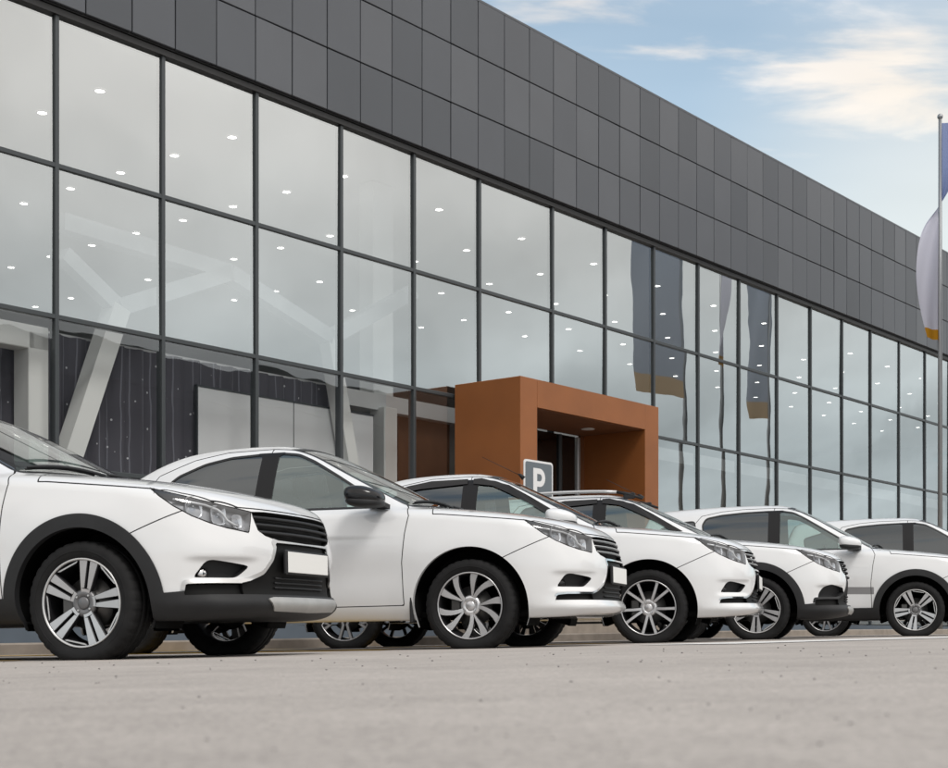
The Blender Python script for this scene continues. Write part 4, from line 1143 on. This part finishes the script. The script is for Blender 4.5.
# loose grit on the tarmac
b = MB()
for k in range(150):
    y = .95+ (random.random()**1.6)*7; x = random.uniform(-.36, .36)*y; r = random.uniform(.0008, .0022)*(.35+.3*y)
    b.ellipsoid((x, y, ground_z(x)+r*.3), (r*random.uniform(.8, 1.5), r*random.uniform(.8, 1.5), r*.7), 0, 6, 4)
o = b.build('grit', [M_stone]); o['kind'] = 'stuff'

# ------------------------------------------------------------------ parking sign
sg = empty('parking_sign', 'grey parking sign with white letter P and white border before the brown porch', 'sign')
sx, sy = .872, 20.0
sg.location = (sx, sy, ground_z(sx)+.1); sg.rotation_euler = (0, 0, ang)
zc = CAMH+(637-461)/FPX*sy-sg.location.z
W = .66
def rrect(x0, x1, z0, z1, r, y, n=6):
    pts = []
    for cx, cz, a0 in ((x1-r, z1-r, 0), (x0+r, z1-r, 90), (x0+r, z0+r, 180), (x1-r, z0+r, 270)):
        for k in range(n+1):
            a = math.radians(a0+90*k/n); pts.append((cx+r*math.cos(a), y, cz+r*math.sin(a)))
    return pts
def slab(b, pts, d, m):
    n = len(pts); q = [(x, y+d, z) for x, y, z in pts]
    b.add(pts+q, [tuple(range(n)), tuple(range(2*n-1, n-1, -1))]+[(i, n+i, n+(i+1) % n, (i+1) % n) for i in range(n)], m)
b = MB(); slab(b, rrect(-W/2, W/2, zc-W, zc, .05, -.012), .012, 0); pl = b.build('sign_plate', [M_signwhite], sg, True)
b = MB(); slab(b, rrect(-W/2+.028, W/2-.028, zc-W+.028, zc-.028, .035, -.016), .0035, 0); b.build('sign_field', [M_signgrey], sg, True)
# letter P: stem and bowl as one outline with a counter
b = MB(); y = -.0205; x0 = -.13; z0 = zc-W+.09; z1 = zc-.105; st_ = .085; bw = .27; bh = .25
outer = []; inner = []
rr = bh/2
for k in range(13):
    a = math.radians(90-180*k/12); outer.append((x0+bw-rr+rr*math.cos(a), z1-rr+rr*math.sin(a))); inner.append((x0+bw-rr+(rr-.075)*math.cos(a), z1-rr+(rr-.075)*math.sin(a)))
def ext(poly):
    slab(b, [(px, y, pz) for px, pz in poly], .004, 0)
ext([(x0, z0), (x0+st_, z0), (x0+st_, z1), (x0, z1)])
ext([(x0+st_, z1), (x0+st_, z1-.075), (inner[0][0], inner[0][1]), (outer[0][0], outer[0][1])])
ext([(x0+st_, z1-bh+.075), (x0+st_, z1-bh), (outer[-1][0], outer[-1][1]), (inner[-1][0], inner[-1][1])])
for k in range(12): ext([outer[k], outer[k+1], inner[k+1], inner[k]])
b.build('letter', [M_signwhite], sg, True)
b = MB(); b.tube([(0, .025, 0), (0, .025, zc-.05)], .03, 12, 0); b.build('post', [M_pole], sg)

# ------------------------------------------------------------------ flags
def flag_mat():
    m, nt, out = newmat('flag_cloth')
    tc = N(nt, 'ShaderNodeUVMap'); sp = N(nt, 'ShaderNodeSeparateXYZ'); link(nt, tc.outputs[0], sp.inputs[0])
    cr = N(nt, 'ShaderNodeValToRGB'); e = cr.color_ramp; e.interpolation = 'CONSTANT'
    e.elements[0].position = 0; e.elements[0].color = (.62, .30, .03, 1)
    e.elements[1].position = .045; e.elements[1].color = (.72, .72, .82, 1)
    q = e.elements.new(.62); q.color = (.30, .36, .58, 1)
    link(nt, sp.outputs['Y'], cr.inputs[0])
    d = N(nt, 'ShaderNodeBsdfDiffuse'); t = N(nt, 'ShaderNodeBsdfTranslucent'); mi = N(nt, 'ShaderNodeMixShader'); mi.inputs[0].default_value = .35
    link(nt, cr.outputs[0], d.inputs[0]); link(nt, cr.outputs[0], t.inputs[0]); link(nt, d.outputs[0], mi.inputs[1]); link(nt, t.outputs[0], mi.inputs[2]); link(nt, mi.outputs[0], out.inputs[0])
    return m
M_flag = flag_mat()
def thin_cloth(name, col):
    m, nt, out = newmat(name)
    d = N(nt, 'ShaderNodeBsdfDiffuse'); t = N(nt, 'ShaderNodeBsdfTranslucent'); mi = N(nt, 'ShaderNodeMixShader'); mi.inputs[0].default_value = .5
    for q in (d, t): q.inputs[0].default_value = (*col, 1)
    link(nt, d.outputs[0], mi.inputs[1]); link(nt, t.outputs[0], mi.inputs[2]); link(nt, mi.outputs[0], out.inputs[0]); return m
M_flagdark = thin_cloth('dark_flag', (.34, .38, .45))
M_flagor = thin_cloth('flag_hem', (.46, .34, .22))
def flag(loc, h, zb, lab, dark=False, wid=1.2, turn=0.0):
    root = empty('flag_pole', lab, 'flag', None); root.location = (loc[0], loc[1], ground_z(loc[0])); root.rotation_euler = (0, 0, turn)
    b = MB(); b.tube([(0, 0, 0), (0, 0, h)], [.055, .035], 12, 0); b.ellipsoid((0, 0, h+.03), (.06, .06, .06), 0, 12, 8); b.build('pole', [M_pole], root)
    nu, nv = 14, 60; vs = []; uv = []; fs = []
    for j in range(nv+1):
        v = j/nv; z = zb+(h-.1-zb)*v
        # the cloth hangs to the right at the top, crosses the pole and bellies to the left below
        th = PI*(1-1/(1+math.exp((v-.62)*16)))
        if dark: th = 0
        amp = wid*(.62+.38*math.sin(PI*min(1, .12+v*.9))) if dark else wid*(.40+.60*math.sin(PI*min(1, max(.02, (v+.10)/.74)))**.9) if v < .62 else wid*(.40+.5*(v-.62)/.38)
        for i in range(nu+1):
            u = i/nu
            x = -math.cos(th)*u*amp; y = math.sin(th)*u*amp*.8+.12*math.sin(u*5+v*7)*u-.12*u
            vs.append((x, y, z-.25*u*(1-v)*0)); uv.append((u, v))
    for j in range(nv):
        for i in range(nu):
            a = j*(nu+1)+i; fs.append((a, a+1, a+nu+2, a+nu+1))
    b = MB(); mts = [0 if True else 0]
    b.add(vs, fs, 0, True)
    o = b.build('cloth', [M_flag] if not dark else [M_flagdark, M_flagor], root)
    uvl = o.data.uv_layers.new(name='UVMap')
    for lp in o.data.loops: uvl.data[lp.index].uv = uv[lp.vertex_index]
    if dark:
        for p in o.data.polygons:
            if uv[p.vertices[0]][1] < .07: p.material_index = 1
    return root
flag((9.57, 30.1), CAMH+(637-118)/FPX*30.1-ground_z(9.57), 6.05, 'tall lavender flag with a yellow hem on a pole at the right edge', wid=.50)
flag((11.2, 29.75), 10.8, 5.6, 'dark flag with orange hem, mirrored in the glass just right of the porch', True, 2.2, ang)
flag((13.9, 33.1), 10.8, 5.6, 'dark narrow flag mirrored as a thin strip farther right in the glass', True, .7, ang+.3)

# pale hall across the lot; an added dark block darkens the left facade reflections
def far_block(x, y, w, d, h, rot, name, lab, col, band):
    root = empty(name, lab, 'building'); root.location = (x, y, -.2); root.rotation_euler = (0, 0, rot)
    m1 = principled(name+'_wall', col, .8, var=.08, vscale=.3); m2 = principled(name+'_band', band, .7); m3 = principled(name+'_glazing', tuple(c*.75 for c in col), .3)
    b = MB(); b.box(-w/2, w/2, -d/2, d/2, 0, h, 0); b.build('wall', [m1], root)
    b = MB(); b.box(-w/2-.2, w/2+.2, -d/2-.2, d/2+.2, h, h+2.2, 0); b.build('parapet', [m2], root)
    for k in range(int(w/6)):
        b = MB(); xx = -w/2+3+6*k
        for sy_ in (-1, 1): b.box(xx-1.3, xx+1.3, sy_*d/2-.06, sy_*d/2+.06, h*.35, h*.7, 0)
        b.build('window', [m3], root)
far_block(96, 80, 66, 14, 4.6, R(90), 'warehouse', 'long pale hall with white parapet mirrored low in the right hand glass', (.60, .565, .54), (.85, .85, .84))
far_block(73, 20, 44, 16, 13.5, R(50), 'reflection_block', 'unseen dark block added to darken the reflections low in the left hand glass', (.045, .045, .05), (.06, .06, .065))

# ------------------------------------------------------------------ sky and sun
W_ = bpy.data.worlds.new('World'); S.world = W_; W_.use_nodes = True
nt = W_.node_tree; nt.nodes.clear()
out = N(nt, 'ShaderNodeOutputWorld'); bg = N(nt, 'ShaderNodeBackground')
SUN_EL, SUN_AZ = R(52), R(150)            # azimuth clockwise from +Y
sky = N(nt, 'ShaderNodeTexSky', sky_type='NISHITA'); sky.sun_disc = False; sky.sun_elevation = SUN_EL; sky.sun_rotation = SUN_AZ
sky.air_density = 1.0; sky.dust_density = 1.2; sky.ozone_density = 1.0
STR = .13
bg.inputs[1].default_value = STR
tc = N(nt, 'ShaderNodeTexCoord'); sp = N(nt, 'ShaderNodeSeparateXYZ'); link(nt, tc.outputs['Generated'], sp.inputs[0])
def mth(op, a, b=None, c=None):
    n = N(nt, 'ShaderNodeMath', operation=op)
    for i, v in enumerate((a, b, c)):
        if v is None: continue
        if isinstance(v, (int, float)): n.inputs[i].default_value = v
        else: link(nt, v, n.inputs[i])
    return n.outputs[0]
den = mth('MAXIMUM', mth('ADD', sp.outputs['Z'], .12), .05)
cx = mth('DIVIDE', sp.outputs['X'], den); cy = mth('DIVIDE', sp.outputs['Y'], den)
cv = N(nt, 'ShaderNodeCombineXYZ'); link(nt, cx, cv.inputs[0]); link(nt, mth('MULTIPLY', cy, 2.1), cv.inputs[1]); cv.inputs[2].default_value = 3.7
n1 = N(nt, 'ShaderNodeTexNoise'); n1.inputs['Scale'].default_value = 2.6; n1.inputs['Detail'].default_value = 9; n1.inputs['Roughness'].default_value = .55; n1.inputs['Distortion'].default_value = .3
link(nt, cv.outputs[0], n1.inputs['Vector'])
# cover grows to a closed deck behind the camera
backness = mth('MULTIPLY_ADD', sp.outputs['Y'], -.45, mth('MULTIPLY', mth('MAXIMUM', sp.outputs['X'], 0.0), .62))
cover = mth('MINIMUM', mth('MAXIMUM', backness, -.02), .5)
def sq(v, c0, w): return mth('POWER', mth('ABSOLUTE', mth('DIVIDE', mth('SUBTRACT', v, c0), w)), 2.0)
bank = mth('MULTIPLY', mth('EXPONENT', mth('MULTIPLY', mth('ADD', sq(cx, .56, .36), sq(cy, 1.97, .17)), -1.0)), .145)   # the cloud bank over the roof
raw = mth('ADD', mth('ADD', n1.outputs['Fac'], bank), cover)
mr = N(nt, 'ShaderNodeMapRange', interpolation_type='SMOOTHSTEP'); mr.inputs['From Min'].default_value = .50; mr.inputs['From Max'].default_value = .70
mr.inputs['To Min'].default_value = .26; link(nt, raw, mr.inputs['Value'])
n2 = N(nt, 'ShaderNodeTexNoise'); n2.inputs['Scale'].default_value = .7; n2.inputs['Detail'].default_value = 4; link(nt, cv.outputs[0], n2.inputs['Vector'])
cb = N(nt, 'ShaderNodeMapRange'); cb.inputs['From Min'].default_value = .3; cb.inputs['From Max'].default_value = .7; cb.inputs['To Min'].default_value = .62; cb.inputs['To Max'].default_value = 1.22
link(nt, n2.outputs['Fac'], cb.inputs['Value'])
el = N(nt, 'ShaderNodeMapRange', interpolation_type='SMOOTHSTEP'); el.inputs['From Min'].default_value = .10; el.inputs['From Max'].default_value = .38; link(nt, sp.outputs['Z'], el.inputs['Value'])
ce = N(nt, 'ShaderNodeMix', data_type='RGBA'); link(nt, el.outputs[0], ce.inputs[0]); ce.inputs[6].default_value = (4.75, 5.2, 5.35, 1); ce.inputs[7].default_value = (7.7, 7.35, 7.05, 1)
cc = N(nt, 'ShaderNodeVectorMath', operation='SCALE'); link(nt, ce.outputs[2], cc.inputs[0]); link(nt, cb.outputs[0], cc.inputs['Scale'])
mx = N(nt, 'ShaderNodeMix', data_type='RGBA'); link(nt, mr.outputs[0], mx.inputs[0]); tn = N(nt, 'ShaderNodeVectorMath', operation='MULTIPLY'); link(nt, sky.outputs[0], tn.inputs[0]); tn.inputs[1].default_value = (.90, 1.10, 1.0); link(nt, tn.outputs[0], mx.inputs[6]); link(nt, cc.outputs[0], mx.inputs[7])
# creamy haze low in the sky beyond the right end of the building
gd = N(nt, 'ShaderNodeVectorMath', operation='DOT_PRODUCT'); link(nt, tc.outputs['Generated'], gd.inputs[0]); gd.inputs[1].default_value = Vector((.36, .92, .16)).normalized()
gm = N(nt, 'ShaderNodeMapRange', interpolation_type='SMOOTHSTEP'); gm.inputs['From Min'].default_value = .955; gm.inputs['From Max'].default_value = 1.0; gm.inputs['To Max'].default_value = .36; link(nt, gd.outputs['Value'], gm.inputs['Value'])
hz = N(nt, 'ShaderNodeMix', data_type='RGBA'); link(nt, gm.outputs[0], hz.inputs[0]); link(nt, mx.outputs[2], hz.inputs[6]); hz.inputs[7].default_value = (8.0, 6.9, 5.3, 1)
link(nt, hz.outputs[2], bg.inputs[0]); link(nt, bg.outputs[0], out.inputs[0])

sl = bpy.data.lights.new('sun', 'SUN'); sl.energy = 1.25; sl.angle = R(16); sl.color = (1, .97, .93)
so = bpy.data.objects.new('sun', sl); C.objects.link(so)
dirv = Vector((math.sin(SUN_AZ)*math.cos(SUN_EL), math.cos(SUN_AZ)*math.cos(SUN_EL), math.sin(SUN_EL)))
so.rotation_euler = dirv.to_track_quat('Z', 'Y').to_euler(); so.location = (0, -5, 20)

# ------------------------------------------------------------------ camera
cam = bpy.data.cameras.new('camera'); co = bpy.data.objects.new('camera', cam); C.objects.link(co)
co.location = (0, 0, CAMH); co.rotation_euler = (PI/2, 0, 0)
cam.sensor_width = 36; cam.lens = FPX/948*36; cam.shift_y = (637-384)/948; cam.clip_start = .05; cam.clip_end = 3000
cam.dof.use_dof = True; cam.dof.focus_distance = 11.5; cam.dof.aperture_fstop = 9.0
S.camera = co
S.view_settings.view_transform = 'Standard'; S.view_settings.look = 'None'; S.view_settings.exposure = .42; S.view_settings.gamma = 1
S.render.engine = 'CYCLES'
S.cycles.use_denoising = True
S.cycles.max_bounces = 10; S.cycles.transparent_max_bounces = 16; S.cycles.glossy_bounces = 5; S.cycles.diffuse_bounces = 4
S.cycles.caustics_reflective = False; S.cycles.caustics_refractive = False; S.cycles.sample_clamp_indirect = 6
